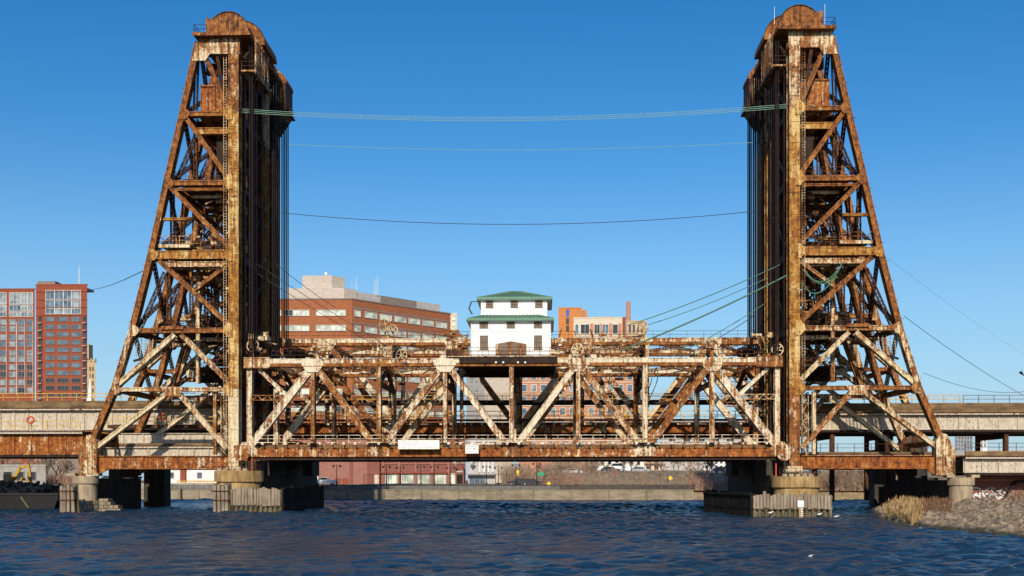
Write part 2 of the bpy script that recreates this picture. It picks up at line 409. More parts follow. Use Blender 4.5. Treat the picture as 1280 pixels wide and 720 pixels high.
fence(190, 268, 86.2, 2.02, 1.0, 'dark railing on the quay between the two left piers', gap=.25, bw=.06)
fence(455, 640, 97.0, 2.6, 2.6, 'tall black picket fence in front of the red brick hall', gap=.5, step=3.5)
fence(640, 700, 97.0, 2.6, 1.6, 'black picket fence at the end of the promenade by the scrub', gap=.5, step=3.5)

# ================================================================ near bank on the right
shore = [UG(px, py, 0) for px, py in ((1420,685),(1280,671),(1225,666),(1165,661),(1125,656),(1103,649),(1098,640),(1103,632))]+[UG(1108, 626, 0)]
shore = [(q.x, q.y) for q in shore]+[(UX(1112, 92), 92.0)]
def shore_d(x, y):
    best = 1e9; 
    for (ax, ay), (bx, by) in zip(shore[:-1], shore[1:]):
        dx, dy = bx-ax, by-ay; tt = max(0, min(1, ((x-ax)*dx+(y-ay)*dy)/(dx*dx+dy*dy)))
        d = math.hypot(x-ax-tt*dx, y-ay-tt*dy)
        if d < best: best = d; sg = dx*(y-ay)-dy*(x-ax)
    return best if sg < 0 else -best
def nb_h(x, y):
    d = shore_d(x, y)
    return max(-.8, .16*d) if d < 3 else .48+min(.75, .10*(d-3))
mb = MB(); xs = np.arange(26, 150, 1.3); ys = np.arange(-78, 93, 1.9); nxx = len(xs)
nr = np.random.RandomState(7)
for y in ys:
    for x in xs: mb.v.append((float(x), float(y), nb_h(x, y)+nr.normal(0, .05)))
for j in range(len(ys)-1):
    for i in range(nxx-1):
        a = j*nxx+i; q = (a, a+1, a+nxx+1, a+nxx)
        if max(mb.v[k][2] for k in q) > -.6: mb.f.append(q)
streaky('bank_gravel', [(.10,.08,.055),(.24,.195,.14),(.38,.33,.25)], sx=1, sz=1, scale=2.5)
struct('river_bank', mb, 'bank_gravel', smooth=True)
# riprap
m, t, b = newmat('rock'); p = wpos(t); n = noise(t, p, 1.7, 5, .7); n2 = noise(t, p, .5, 3, .6)
sx_ = t.nodes.new('ShaderNodeSeparateXYZ'); t.links.new(p, sx_.inputs[0])
wet = t.nodes.new('ShaderNodeMapRange'); wet.inputs[1].default_value = .18; wet.inputs[2].default_value = .42; t.links.new(math_(t, 'ADD', sx_.outputs['Z'], math_(t, 'MULTIPLY', math_(t, 'SUBTRACT', n2, .5), .5)), wet.inputs[0])
cl = mix(t, n2, ramp(t, n, [(.38, (.06,.048,.035)), (.5, (.20,.15,.095)), (.62, (.34,.265,.17))]), ramp(t, n, [(.4, (.10,.07,.045)), (.6, (.27,.20,.13))]))
t.links.new(mix(t, wet.outputs[0], (.035,.032,.02), cl), b.inputs['Base Color']); b.inputs['Roughness'].default_value = .9; bump(t, b, n, .5, .05)
def rock(mb, c, r, rg):
    ph = [(0,0,1)]+[(math.cos(a*1.0472)*.9, math.sin(a*1.0472)*.9, .25) for a in range(6)]+[(math.cos(a*1.0472+.5), math.sin(a*1.0472+.5), -.5) for a in range(6)]
    vs = [(c[0]+x*r*rg.uniform(.7,1.3), c[1]+y*r*rg.uniform(.7,1.3), c[2]+z*r*rg.uniform(.5,.9)) for x, y, z in ph]
    fs = [(0,1+i,1+(i+1)%6) for i in range(6)]+[(1+i,7+i,1+(i+1)%6) for i in range(6)]+[(1+(i+1)%6,7+i,7+(i+1)%6) for i in range(6)]
    mb.add(vs, fs)
mb = MB(); rg = random.Random(5); cnt = 0
while cnt < 3600:
    x = rg.uniform(34, 100); y = rg.uniform(-70, 20); d = shore_d(x, y)
    if -.4 < d < 14 and rg.random() < (.9 if d < 5 else .45):
        rock(mb, (x, y, nb_h(x, y)+.05), min(.85, .11*rg.paretovariate(1.6)), rg); cnt += 1
o = struct('riprap_rocks', mb, 'rock', kind='stuff'); tag(o, 'loose grey tan rocks covering the near river bank', 'rocks')
bl = 0; ORD = 'first second third fourth fifth sixth seventh eighth ninth tenth eleventh twelfth thirteenth fourteenth fifteenth sixteenth'.split()
for px, py in sorted(((1262,660),(1243,664),(1209,655),(1176,652),(1150,655),(1232,646),(1273,648),(1254,641),(1222,637),(1189,645),(1134,652),(1270,634))):
    g = UG(px, py, .4 if py < 650 else .15); mb = MB(); rock(mb, (g.x, g.y, g.z), rg.uniform(.5, .75), rg)
    solo('boulder', mb, 'rock', ORD[bl]+' largest boulder from the left among the near bank rocks', 'boulder', group='boulders on the near bank'); bl += 1
# row of old pile stubs at the water's edge
for i in range(15):
    a = UG(1190+i*6.0, 654+i*.75, .2); mb = MB().tube((a.x, a.y, -.3), (a.x+rg.uniform(-.06,.06), a.y, .55+rg.uniform(-.15,.15)), .19, .16, 8)
    solo('pile_stub', mb, 'timber_wet', ORD[i]+' rotted pile stub from the left in the row at the stony shore', 'pile stub', group='pile stubs along the near bank')
# dry reeds
m, t, b = newmat('reed_dry'); p = wpos(t); n = noise(t, p, .6, 3)
t.links.new(ramp(t, n, [(.35, (.16,.09,.04)), (.5, (.30,.19,.08)), (.65, (.44,.30,.13))]), b.inputs['Base Color']); b.inputs['Roughness'].default_value = .9
plain('reed_brown', (.16,.085,.045), .9, .4, 1.0)
def reeds(px0, px1, py0, py1, n, hmin, hmax, mat, seed, name, label):
    rr = random.Random(seed); mb = MB(); k = 0
    while k < n:
        px = rr.uniform(px0, px1); py = rr.uniform(py0, py1); g = UG(px, py, .5)
        if shore_d(g.x, g.y) < .4: 
            n -= 1; continue
        z = nb_h(g.x, g.y)-.1; h = rr.uniform(hmin, hmax)*(.65+.35*math.sin((px-px0)/(px1-px0)*3.1)); a = rr.uniform(0, 6.28); lean = rr.gauss(0, .22)
        u = Vector((math.cos(a), math.sin(a), 0))*.035; tp = Vector((lean*h, rr.gauss(0,.2)*h, h)); mid = tp*.55+Vector((0,0,h*.06)); c = Vector((g.x, g.y, z))
        mb.add([c-u, c+u, c+mid+u*.8, c+mid-u*.8, c+tp], [(0,1,2,3),(3,2,4)])
        if rr.random() < .4:
            q = c+tp; mb.add([q-u*2.2-Vector((0,0,.3)), q+u*2.2-Vector((0,0,.3)), q+Vector((0,0,.12))], [(0,1,2)])
        k += 1
    o = struct(name, mb, mat, kind='stuff'); tag(o, label, 'reeds')
reeds(1106, 1150, 634, 650, 3000, .8, 1.9, 'reed_dry', 1, 'dry_reeds', 'golden dry reeds on the tip of the near bank')
reeds(1140, 1190, 632, 646, 2000, .5, 1.4, 'reed_brown', 2, 'dry_brush', 'brown dry brush beside the right shore pier')
# ================================================================ lift towers
YF0, YF1, YR0, YR1 = 0.0, 14.0, 19.0, 33.0
XFL, XFR = UX(294, 0), UX(991.5, 0)
XRL, XRR = UX(349, YR1)-.9, UX(946, YR1)+.9
def fmap(z): return z
def rmap(z): return z+4.0+(z-8)*.02
NODES = [(4.6,59.0),(6.6,50.0),(8.6,41.3),(10.6,32.3),(13.0,22.8),(15.3,15.4),(18.2,8.6)]
def leg_u(z):
    for (u0,z0),(u1,z1) in zip(NODES[:-1], NODES[1:]):
        if z1 <= z <= z0: return u0+(u1-u0)*(z0-z)/(z0-z1)
    return NODES[-1][0] if z < 10 else NODES[0][0]
def tower(side, xc, y0, y1, zm, label, front, seed):
    rg = random.Random(seed)
    T = thing('lift_tower', label, 'lift tower', (xc+side*9, (y0+y1)/2, zm(5.2)), 'steel towers of the lift bridge')
    X = lambda u: xc+side*u
    P = lambda u, y, z: Vector((X(u), y, zm(z)))
    def bx(mb, u0, u1, ya, yb, z0, z1): return mb.box(min(X(u0),X(u1)), max(X(u0),X(u1)), ya, yb, zm(z0), zm(z1))
    zt, zb = 59.0, 5.3
    for ip, y in enumerate((y0, y1)):
        f = -1 if ip == 0 else 1                      # outward
        # columns in lengths, with splice plates and rivets
        cuts = [zb, 15.4, 22.8, 32.3, 41.3, 50.0, 57.6]
        cm = ['steel_cream','steel_ochre','steel_ochre','steel_ochre','steel_ochre','steel_mixed'] if side < 0 else ['steel_rusty','steel_ochre','steel_ochre','steel_ochre','steel_ochre','steel_mixed']
        for (a, c), mt in zip(zip(cuts[:-1], cuts[1:]), cm):
            mb = MB().built(P(0,y,a), P(0,y,c), 1.28, 1.5, lace=True, step=1.1)
            for uu in (-.5, .5, -.15): mb.rivets(P(uu, y-.82, a+.3), P(uu, y-.82, c-.3), (0,0,0), .5, .035)
            for k in range(3):
                z = a+(c-a)*(.2+.3*k); bx(mb, -.55, .55, y-.82, y-.75, z, z+.16)
            part('column', mb, mt, T)
        # inclined legs
        for i, ((u0,z0),(u1,z1)) in enumerate(zip(NODES[:-1], NODES[1:])):
            mb = MB().built(P(u0,y,z0), P(u1,y,z1), .72, 1.0, step=.9)
            a, c = P(u0+.45,y,z0), P(u1+.45,y,z1); k = int((c-a).length/2.2)
            for j in range(k):
                q = a+(c-a)*((j+.5)/k); mb.bar(q, q+Vector((side*.45,0,.0)), .06, .06)
            part('leg', mb, 'steel_rust' if i < 4 else 'steel_rusty', T)
        # struts at each level
        dep = {1:.55, 2:.55, 3:1.0, 4:.6, 5:.5}
        for i in range(1, 6):
            u, z = NODES[i]
            mt = {1:'steel_rust', 2:'steel_rust', 3:'steel_ochre', 4:'steel_rusty', 5:'steel_rusty'}[i]
            part('strut', MB().built(P(.75,y,z), P(u-.3,y,z), dep[i], .8, step=.8), mt, T)
            if i == 2: part('strut', MB().built(P(.75,y,z-.75), P(u-.5,y,z-.75), .3, .6, step=.8), 'steel_rust', T)
            if i == 3: part('strut', MB().built(P(.75,y+.3,z-1.1), P(u-1.5,y+.3,z-1.1), .65, .5, step=.8), 'steel_cream', T)
            # gussets where strut meets leg and column
            s = .85
            for yy in (y-.58, y+.58):
                g = MB().prism([(X(u+.1), zm(z+s)), (X(u-.75), zm(z+s*.55)), (X(u-1.1), zm(z)), (X(u-.55), zm(z-s*.8)), (X(u+.35), zm(z-s*.9))][::(-1 if side > 0 else 1)], yy-.03, yy+.03); part('gusset_plate', g, mt, T)
            g = MB()
            for yy in (y-.885,): g.prism([(X(.1), zm(z+.9)), (X(.75), zm(z+.9)), (X(1.25), zm(z+.3)), (X(1.25), zm(z-.3)), (X(.75), zm(z-.9)), (X(.1), zm(z-.9))][::(-1 if side > 0 else 1)], yy-.025, yy+.025)
            part('gusset_plate', g, 'steel_ochre', T)
        # diagonals
        def dg(ua, za, ub, zbb, wd, mt): part('diagonal', MB().built(P(ua,y,za), P(ub,y,zbb), wd, .75, step=.75), mt, T)
        dg(3.7, 57.2, .8, 50.6, .5, 'steel_rust')
        dg(6.2, 49.6, .8, 41.9, .52, 'steel_rust')
        dg(8.2, 40.9, .8, 33.4, .52, 'steel_rust')
        dg(9.6, 31.6, .8, 23.6, .55, 'steel_rusty')
        dg(5.1, 27.9, .9, 31.0, .42, 'steel_rusty')
        m4 = 7.2; m5 = 7.8
        dg(m4+.4, 22.3, 14.7, 16.1, .58, 'steel_cream'); dg(m4-.4, 22.3, .9, 16.4, .52, 'steel_mixed')
        dg(m5+.6, 15.0, 17.4, 8.2, .52, 'steel_cream'); dg(m5-.6, 15.0, 1.0, 7.9, .52, 'steel_mixed')
        g = MB()
        for yy in (y-.6,): g.prism([(X(m5-1.4), zm(15.7)), (X(m5+1.4), zm(15.7)), (X(m5+1.0), zm(14.5)), (X(m5-1.0), zm(14.5))][::(1 if side > 0 else -1)], yy-.03, yy+.03)
        part('gusset_plate', g, 'steel_mixed', T)
        part('strut', MB().built(P(6.1,y+.2,36.9), P(leg_u(36.9)-.2,y+.2,36.9), .3, .4), 'steel_ochre', T)
        # sub posts in the lower panels
        part('post', MB().built(P(2.6,y+.3,7.2), P(2.6,y+.3,15.0), .38, .4), 'steel_mixed', T)
        part('post', MB().lattice(P(1.7,y+1.2,7.2), P(1.7,y+1.2,15.0), .8, .8), 'steel_mixed', T)
        # foot girder and shoe
        mb = MB(); bx(mb, .9, 17.3, y-.1, y+.1, 5.5, 6.95); bx(mb, .9, 17.3, y-.38, y+.38, 6.96, 7.05); bx(mb, .9, 16.4, y-.38, y+.38, 5.38, 5.49)
        k = 13
        for j in range(k): u = 1.6+j*1.25; bx(mb, u, u+.07, y-.2, y-.1, 5.5, 6.95)
        mb.prism([(X(17.3), zm(7.05)), (X(17.3), zm(4.7)), (X(16.0), zm(5.38))][::(1 if side > 0 else -1)], y-.12, y+.12)
        if front: part('foot_girder', mb, 'girder_rust', T)
        mb = MB(); poly = [(17.3,8.8),(17.9,9.8),(18.6,9.6),(19.6,7.6),(19.6,4.6),(17.3,4.6)]
        pl = [(X(u), zm(z)) for u, z in poly]
        if side < 0: pl = pl[::-1]
        mb.prism(pl[::-1], y-.85, y+.85)
        for u in (17.8, 18.4, 19.1): bx(mb, u, u+.08, y-.98, y-.85, 4.7, 8.2)
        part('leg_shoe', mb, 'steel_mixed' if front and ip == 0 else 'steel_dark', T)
        # pier end bearing of the column
        mb = MB(); bx(mb, -1.1, 1.1, y-1.0, y+1.0, 4.95, 5.3); bx(mb, -.9, .9, y-.95, y+.95, 5.3, 5.7)
        part('bearing', mb, 'steel_cream', T)
        # head girder
        mb = MB(); bx(mb, -.7, 4.6, y-.55, y-.45, 57.55, 59.35); bx(mb, -.7, 4.6, y+.45, y+.55, 57.55, 59.35); bx(mb, -.75, 4.7, y-.6, y+.6, 57.45, 57.55); bx(mb, -.75, 4.7, y-.62, y+.62, 59.36, 59.46)
        for j in range(5): u = -.6+j*1.25; bx(mb, u, u+.1, y-.62, y-.55, 57.6, 59.3)
        part('head_girder', mb, 'steel_rusty', T)
        g = MB(); pl = [(X(u), zm(z)) for u, z in ((4.75,59.0),(5.3,56.6),(3.6,56.6),(3.0,57.5))]
        g.prism(pl if side < 0 else pl[::-1], y-.64, y-.6); part('gusset_plate', g, 'steel_rusty', T)
    # transverse frames between the two planes
    for i, (u, z) in enumerate(NODES):
        if i == 0: continue
        part('cross_strut', MB().built(P(u-.1,y0+.5,z), P(u-.1,y1-.5,z), .6, .6, step=.8), 'steel_rust', T)
        part('cross_strut', MB().built(P(0,y0+.9,z), P(0,y1-.9,z), .9, .8, step=.9), 'steel_dark', T)  # rusty in itself; shade of the inner face put into the colour
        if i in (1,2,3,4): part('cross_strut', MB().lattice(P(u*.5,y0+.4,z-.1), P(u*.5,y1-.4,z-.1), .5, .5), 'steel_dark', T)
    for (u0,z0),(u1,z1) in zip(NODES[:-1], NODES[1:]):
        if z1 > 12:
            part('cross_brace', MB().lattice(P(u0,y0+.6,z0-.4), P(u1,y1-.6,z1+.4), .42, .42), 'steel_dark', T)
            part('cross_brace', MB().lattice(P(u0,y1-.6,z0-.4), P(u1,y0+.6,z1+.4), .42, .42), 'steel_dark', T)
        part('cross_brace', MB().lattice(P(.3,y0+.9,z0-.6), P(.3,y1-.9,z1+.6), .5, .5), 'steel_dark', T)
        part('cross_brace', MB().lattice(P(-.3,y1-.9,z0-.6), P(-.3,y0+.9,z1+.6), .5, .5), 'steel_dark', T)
    # guide columns on the river face, their shade painted in as dark steel
    for yy in (y0+2.6, y0+7.0, y0+11.4):
        mb = MB(); bx(mb, -.5, .45, yy-.1, yy+.1, 9, 57.4); bx(mb, -.6, -.48, yy-.4, yy+.4, 9, 57.4); bx(mb, .43, .53, yy-.35, yy+.35, 9, 57.4)
        part('guide_column', mb, 'steel_dark', T)
    # lattice hangers and posts inside
    for ua, za, ub, zbb, dy in ((5.2,57.4,5.5,49.9,1.2),(5.5,49.9,5.5,41.4,1.6),(8.1,41.7,5.6,47.6,1.6),(8.7,40.9,8.7,33.2,2.2),(7.7,40.9,8.1,33.2,4),(7.0,33.4,5.2,38.6,5),
                             (12.5,23.3,9.3,30.4,1.2),(8.9,31.5,8.9,23.2,1.5),(6.4,31.5,6.4,23.2,9),(4.6,31.5,4.6,23.2,6),(3.0,41,3.0,33,8)):
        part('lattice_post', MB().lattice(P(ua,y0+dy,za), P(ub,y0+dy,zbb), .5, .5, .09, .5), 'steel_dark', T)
    # heavier inner posts seen between the planes
    for ua, za, ub, zbb, dy, mt in ((3.3,49,4.9,41.5,11,'steel_ochre'),(1.9,49,2.4,41.5,12,'steel_rust'),(3.6,41,4.6,33,11,'steel_rust'),(2.6,41,2.2,33,6,'steel_dark'),
                                (6.9,32,8.2,23,10,'steel_ochre'),(5.6,31.4,5.6,16.4,3,'steel_mixed'),(4.3,31.5,4.3,23,11,'steel_dark'),(9.5,22.4,12.2,15,12,'steel_rusty'),(8.2,22.4,10.4,15,6,'steel_rusty')):
        part('inner_post', MB().built(P(ua,y0+dy,za), P(ub,y0+dy,zbb), .42, .42, step=.6), mt, T)
    # cream pipes and service runs beneath the levels
    for ua, ub, z, dy, r, mt in ((2.2,6.2,40.2,2,.22,'steel_cream'),(1.0,3.6,40.1,4,.26,'steel_cream'),(1.0,5,31.0,1.4,.25,'steel_cream'),(5.6,9.2,31.1,2.4,.22,'steel_cream'),
                                (1.0,4.6,21.9,1.5,.26,'steel_cream'),(5,11,21.8,3,.22,'steel_mixed'),(1.0,8,15.9,5,.18,'steel_mixed'),(1.0,5,48.8,2,.3,'steel_ochre')):
        part('pipe', MB().tube(P(ua,y0+dy,z), P(ub,y0+dy,z), r, n=8), mt, T, smooth=True)
    for z, n in ((40.4,34),(35.5,30),(31.2,30),(27.0,30),(24.5,24),(21.6,22),(47.5,14),(38.0,28),(29.5,26),(33.8,22),(19.5,16)):
        mb = MB()
        for j in range(n):
            u = rg.uniform(.9, min(6.5, leg_u(z)-1)) if rg.random() < .4 else rg.uniform(.8,3.6); yy = rg.uniform(y0+1.5, y1-1); s = rg.uniform(.12,.5); zz = z+rg.uniform(-1.5,.6)
            if rg.random() < .5: bx(mb, u-s, u+s, yy-.3, yy+.3, zz-s*.6, zz+s*.6)
            else: mb.bar(P(u,yy,zz), P(u+rg.uniform(-1.4,1.4), yy+rg.uniform(-2,2), zz+rg.uniform(-1,1)), .16, .16)
        part('fittings', mb, pick(['steel_dark','steel_dark','steel_black','steel_mixed']), T, kind='stuff')
    # stairs
    for k, (za, zbb) in enumerate(((15.4,22.8),(22.8,32.3),(32.3,41.3),(41.3,50.0),(50,57))):
        h = (zbb-za)/2; mb = MB(); yy = y0+8.5
        for q in range(2):
            ua, ub = (3.0, 6.6) if q == 0 else (6.6, 3.0)
            if za > 40: ua, ub = (1.6,4.2) if q == 0 else (4.2,1.6)
            a, c = P(ua,yy+q*1.1,za+q*h), P(ub,yy+q*1.1,za+(q+1)*h)
            for dy in (-.45,.45):
                mb.bar(a+Vector((0,dy,0)), c+Vector((0,dy,0)), .22, .06); mb.bar(a+Vector((0,dy,1)), c+Vector((0,dy,1)), .06, .05)
            ns = int(h/.25)
            for s in range(ns):
                p = a+(c-a)*((s+.5)/ns); mb.box(p.x-.13, p.x+.13, p.y-.45, p.y+.45, p.z-.02, p.z+.02)
        part('stair_flight', mb, 'steel_dark', T)
    # platforms with railings
    for ua, ub, z, ya, yb, mt in ((.9,7.6,41.75,y0-.2,y0+3.5,'steel_rust'),(5.6,9.6,33.6,y0-.5,y0+4,'steel_cream'),(.9,5.4,33.0,y0-.2,y0+3,'steel_rust'),(6.4,9.2,23.3,y0-.7,y0+2.5,'steel_rusty'),
                              (1,6.3,50.5,y0+4,y0+12,'steel_dark'),(1,8,41.75,y0+5,y0+13,'steel_dark'),(1,9.8,33.0,y0+5,y0+13,'steel_dark'),(1,11.5,23.4,y0+5,y0+13,'steel_dark'),(1,7.5,18.6,y0+4,y0+13,'steel_black')):
        mb = MB(); bx(mb, ua, ub, ya, yb, z-.12, z)
        if ya < y0: bx(mb, ua, ub, ya, ya+.1, z-.4, z-.12)
        pl = part('platform', mb, mt, T)
        part('railing', MB().rail([P(ua,ya+.05,z), P(ub,ya+.05,z), P(ub,yb-.05,z), P(ua,yb-.05,z)], 1.05, 1.3, .05), 'steel_dark' if mt != 'steel_cream' else 'steel_mixed', pl)
    mb = MB(); bx(mb, 1, 8.5, y0+12.2, y0+12.6, 17.3, 18.6); part('platform_beam', mb, 'steel_black', T)
    # insulator rack beside the leg
    mb = MB(); bx(mb, 10.2, 13.3, y0+.7, y0+.85, 22.05, 22.3); mb.bar(P(10.4,y0+.8,19.9), P(13.2,y0+.8,19.1), .25, .3); mb.bar(P(10.3,y0+.8,22.2), P(10.4,y0+.8,19.9), .12, .12)
    rk = part('insulator_rack', mb, 'steel_black', T)
    for j in range(5):
        mb = MB(); u = 10.7+j*.5; 
        for q in range(6): zz = 21.7-q*.36; mb.tube(P(u+q*.03,y0+.8,zz), P(u+q*.03,y0+.8,zz-.12), .17, .10, 7)
        mb.bar(P(u,y0+.8,22), P(u+.2,y0+.8,19.6), .05, .05); part('insulator', mb, 'porcelain', rk)
    # ladder with cage on the outer edge of the column
    mb = MB()
    for uu in (.95, 1.3): mb.bar(P(uu,y0-.6,8), P(uu,y0-.6,57), .05, .05)
    for j in range(140): z = 8+j*.35; mb.bar(P(.95,y0-.6,z), P(1.3,y0-.6,z), .035, .035)
    part('ladder', mb, 'steel_mixed', T)
    # head platform, sheaves, hoods
    mb = MB(); bx(mb, -2.2, 4.9, y0-1.5, y1+1.5, 59.48, 59.72); bx(mb, -2.3, 4.95, y0-1.6, y0-1.5, 59.4, 59.8)
    hp = part('head_platform', mb, 'steel_rust', T)
    part('railing', MB().rail([P(3.2,y0-1.4,59.72), P(4.8,y0-1.4,59.72), P(4.8,y1+1.4,59.72)], 1.1, 1.1, .05), 'steel_dark', hp)
    for jj, (ya, yb, r) in enumerate(((y0-1.3, y0+1.7, 2.5), (y0+2.6, y1-4.6, 2.95 if front else 1.8), (y1-2.2, y1+1.3, 2.5))):
        cu = .5 if jj != 1 else -.1; poly = [(cu-r, 59.75)]+[(cu-r*math.cos(math.pi*a/18), 59.85+r*math.sin(math.pi*a/18)) for a in range(0, 15)]
        last = poly[-1]; poly += [(cu+r+.35, 61.75), (cu+r+.35, 59.75)]
        pl = [(X(u), zm(z)) for u, z in poly]
        if side > 0: pl = pl[::-1]
        mb = MB().prism(pl, ya, yb)
        h = part('sheave_hood', mb, 'steel_rust', T)
        # rim lip and plate seams
        mb = MB(); rim = [(cu-(r+.05)*math.cos(math.pi*a/18), 59.85+(r+.05)*math.sin(math.pi*a/18)) for a in range(0, 15)]
        for (ua, za), (ub, zbb) in zip(rim[:-1], rim[1:]): mb.bar(P(ua,ya-.02,za), P(ub,ya-.02,zbb), .1, .2)
        for uu in (cu-1.2, cu, cu+1.2):
            bx(mb, uu-.03, uu+.03, ya-.03, ya, 59.8, 59.85+math.sqrt(max(.1, r*r-(uu-cu)**2)))
        part('rim', mb, 'steel_dark', h)
    for yy in (y0+.9, y0+1.6, y1-1.4, y1-.8):
        mb = MB().wheel(P(.5,yy,59.2), (0,1,0), 2.2, .16, 8); part('sheave', mb, 'steel_black', T)
    # river side gallery below the head platform
    mb = MB(); bx(mb, -2.8, -.9, y0-.6, y0+6, 55.2, 55.4); bx(mb, -2.85, -2.7, y0-.7, y0+6, 54.9, 55.5)
    ga = part('gallery', mb, 'steel_rusty', T)
    for k in range(9):
        yy = y0-.5+k*.8; part('gallery_post', MB().bar(P(-2.72,yy,55.4), P(-2.72,yy,59.5), .16, .16), 'steel_rusty', ga)
    part('railing', MB().rail([P(-1,y0-.6,55.4), P(-2.75,y0-.6,55.4), P(-2.75,y0+6,55.4)], 1.05, 1.4, .05), 'steel_dark', ga)
    if not front:
        mb = MB(); bx(mb, -2.7, -.9, y1-3.6, y1+1.25, 55.3, 59.4); pl = [(X(u), zm(z)) for u, z in ((-2.7,55.25),(-.9,55.25),(-.9,52.6))]
        mb.prism(pl if side < 0 else pl[::-1], y1-3.2, y1+1.0); bx(mb, -3.1, -.9, y1-4, y1+1.5, 55.26, 55.42)
        gb = part('machinery_cabin', mb, 'steel_dark', T)
        pl = [(X(-1.0-1.85*math.cos(math.pi*a/14)), zm(59.42+1.85*math.sin(math.pi*a/14))) for a in range(15)]
        part('cabin_hood', MB().prism(pl if side < 0 else pl[::-1], y1-3.4, y1+1.25), 'steel_rust', gb)
        part('railing', MB().rail([P(-3.0,y1-3.9,55.42), P(-3.0,y1+1.4,55.42)], 1.0, 1.2, .05), 'steel_rusty', gb)
        mb = MB(); bx(mb, -2.2, -1.0, y1-3.75, y1-3.6, 56.4, 58.6); part('panel', mb, 'steel_ochre', gb)
    for ua, ub, z, dy in ((-.6,4.2,56.2,2),(-.6,4.4,55.6,6),(-.6,4.4,56.4,10),(.6,3.6,54.6,4)):
        mb = MB(); bx(mb, ua, ub, y0+dy-.3, y0+dy+.3, z-.5, z+.9); part('bearing_beam', mb, 'steel_dark', T)
    part('rack', MB().lattice(P(2.2,y0-.1,57.4), P(1.2,y0-.1,50.6), .35, .35), 'steel_dark', T)
    # guides below the counterweight, their shadow painted in as black boxes
    mb = MB(); bx(mb, .75, 3.0, y0+2.2, y0+2.5, 41.9, 47.6); bx(mb, .75, 1.4, y0+1.6, y0+2.2, 33.5, 47.6); bx(mb, 2.0, 3.2, y0+11, y0+11.4, 34, 47)
    part('guide_frame', mb, 'steel_black', T)
    # counterweight, hanging from its ropes
    ctr = P(2.7, (y0+y1)/2, 49.6)
    W = thing('counterweight', {(-1,True):'rust orange counterweight box in the front left tower', (1,True):'rust orange counterweight box in the front right tower',
        (-1,False):'rusty counterweight box in the rear left tower', (1,False):'rusty counterweight box in the rear right tower'}[(side,front)], 'counterweight', ctr, 'counterweights')
    mb = MB(); bx(mb, .95, 4.7, y0+1.1, y1-1.1, 49.7, 53.9); part('box', mb, 'girder_rust', W)
    for u in (1.0, 1.9, 2.8, 3.7, 4.6):
        mb = MB(); bx(mb, u, u+.1, y0+.96, y0+1.1, 49.7, 53.9); part('rib', mb, 'steel_rust', W)
    mb = MB(); bx(mb, .95, 4.75, y0+.9, y1-.9, 53.9, 54.1); part('cap', mb, 'steel_rust', W)
    mb = MB().built(P(.9,y0+1.3,48.3), P(5.2,y0+1.3,48.3), .8, .5); mb.bar(P(1,y0+1.0,49.6), P(2.2,y0+1.0,50.9), .3, .2); mb.bar(P(3.4,y0+1.0,49.6), P(2.2,y0+1.0,50.9), .3, .2)
    part('hanger_frame', mb, 'steel_ochre', W)
    mb = MB()
    for yy in (y0+1.6, y0+2.6, y1-2.6, y1-1.6):
        for du in (0,.3,.6): mb.tube(P(2.4+du,yy,54.1), P(2.4+du,yy,59.4), .05, n=5)
    part('rope', mb, 'rope_dark', W)
    # lifting ropes to the span
    zr = 19.3
    R = thing('lifting_ropes', {(-1,True):'dark lifting ropes hanging in the front left tower', (1,True):'dark lifting ropes hanging in the front right tower',
        (-1,False):'dark lifting ropes hanging in the rear left tower', (1,False):'dark lifting ropes hanging in the rear right tower'}[(side,front)], 'ropes', P(-1.95,(y0+y1)/2,zr), 'lifting ropes')
    for yy in (y0+.2, y0+1.3, y0+2.6, y1-2.2, y1-.6, y1+.6):
        for q in (-1, 1):
            part('rope', MB().bar(P(-1.95+q*.15-.05*(yy>y0+5),yy,zr), P(-1.95+q*.15-.05*(yy>y0+5),yy,58.9), .14, .22), 'rope_dark', R)
    return T
tFL = tower(-1, XFL, YF0, YF1, fmap, 'tall rusty front left lift tower with cream column', True, 1)
tFR = tower( 1, XFR, YF0, YF1, fmap, 'tall rusty front right lift tower with cables looped on it', True, 2)
tRL = tower(-1, XRL, YR0, YR1, rmap, 'rear left lift tower standing behind the front left one', False, 3)
tRR = tower( 1, XRR, YR0, YR1, rmap, 'rear right lift tower standing behind the front right one', False, 4)
# thin masts on the right head
for px, y_, pt in ((968,38,8),(1031,30,5)):
    a = U(px, 30, 1.0); c = U(px, pt, 1.0); solo('mast', MB().tube(a, c, .035, .025, 6), 'white_paint', 'thin white mast on the right tower head, '+('left one' if px < 1000 else 'right one'), 'mast')
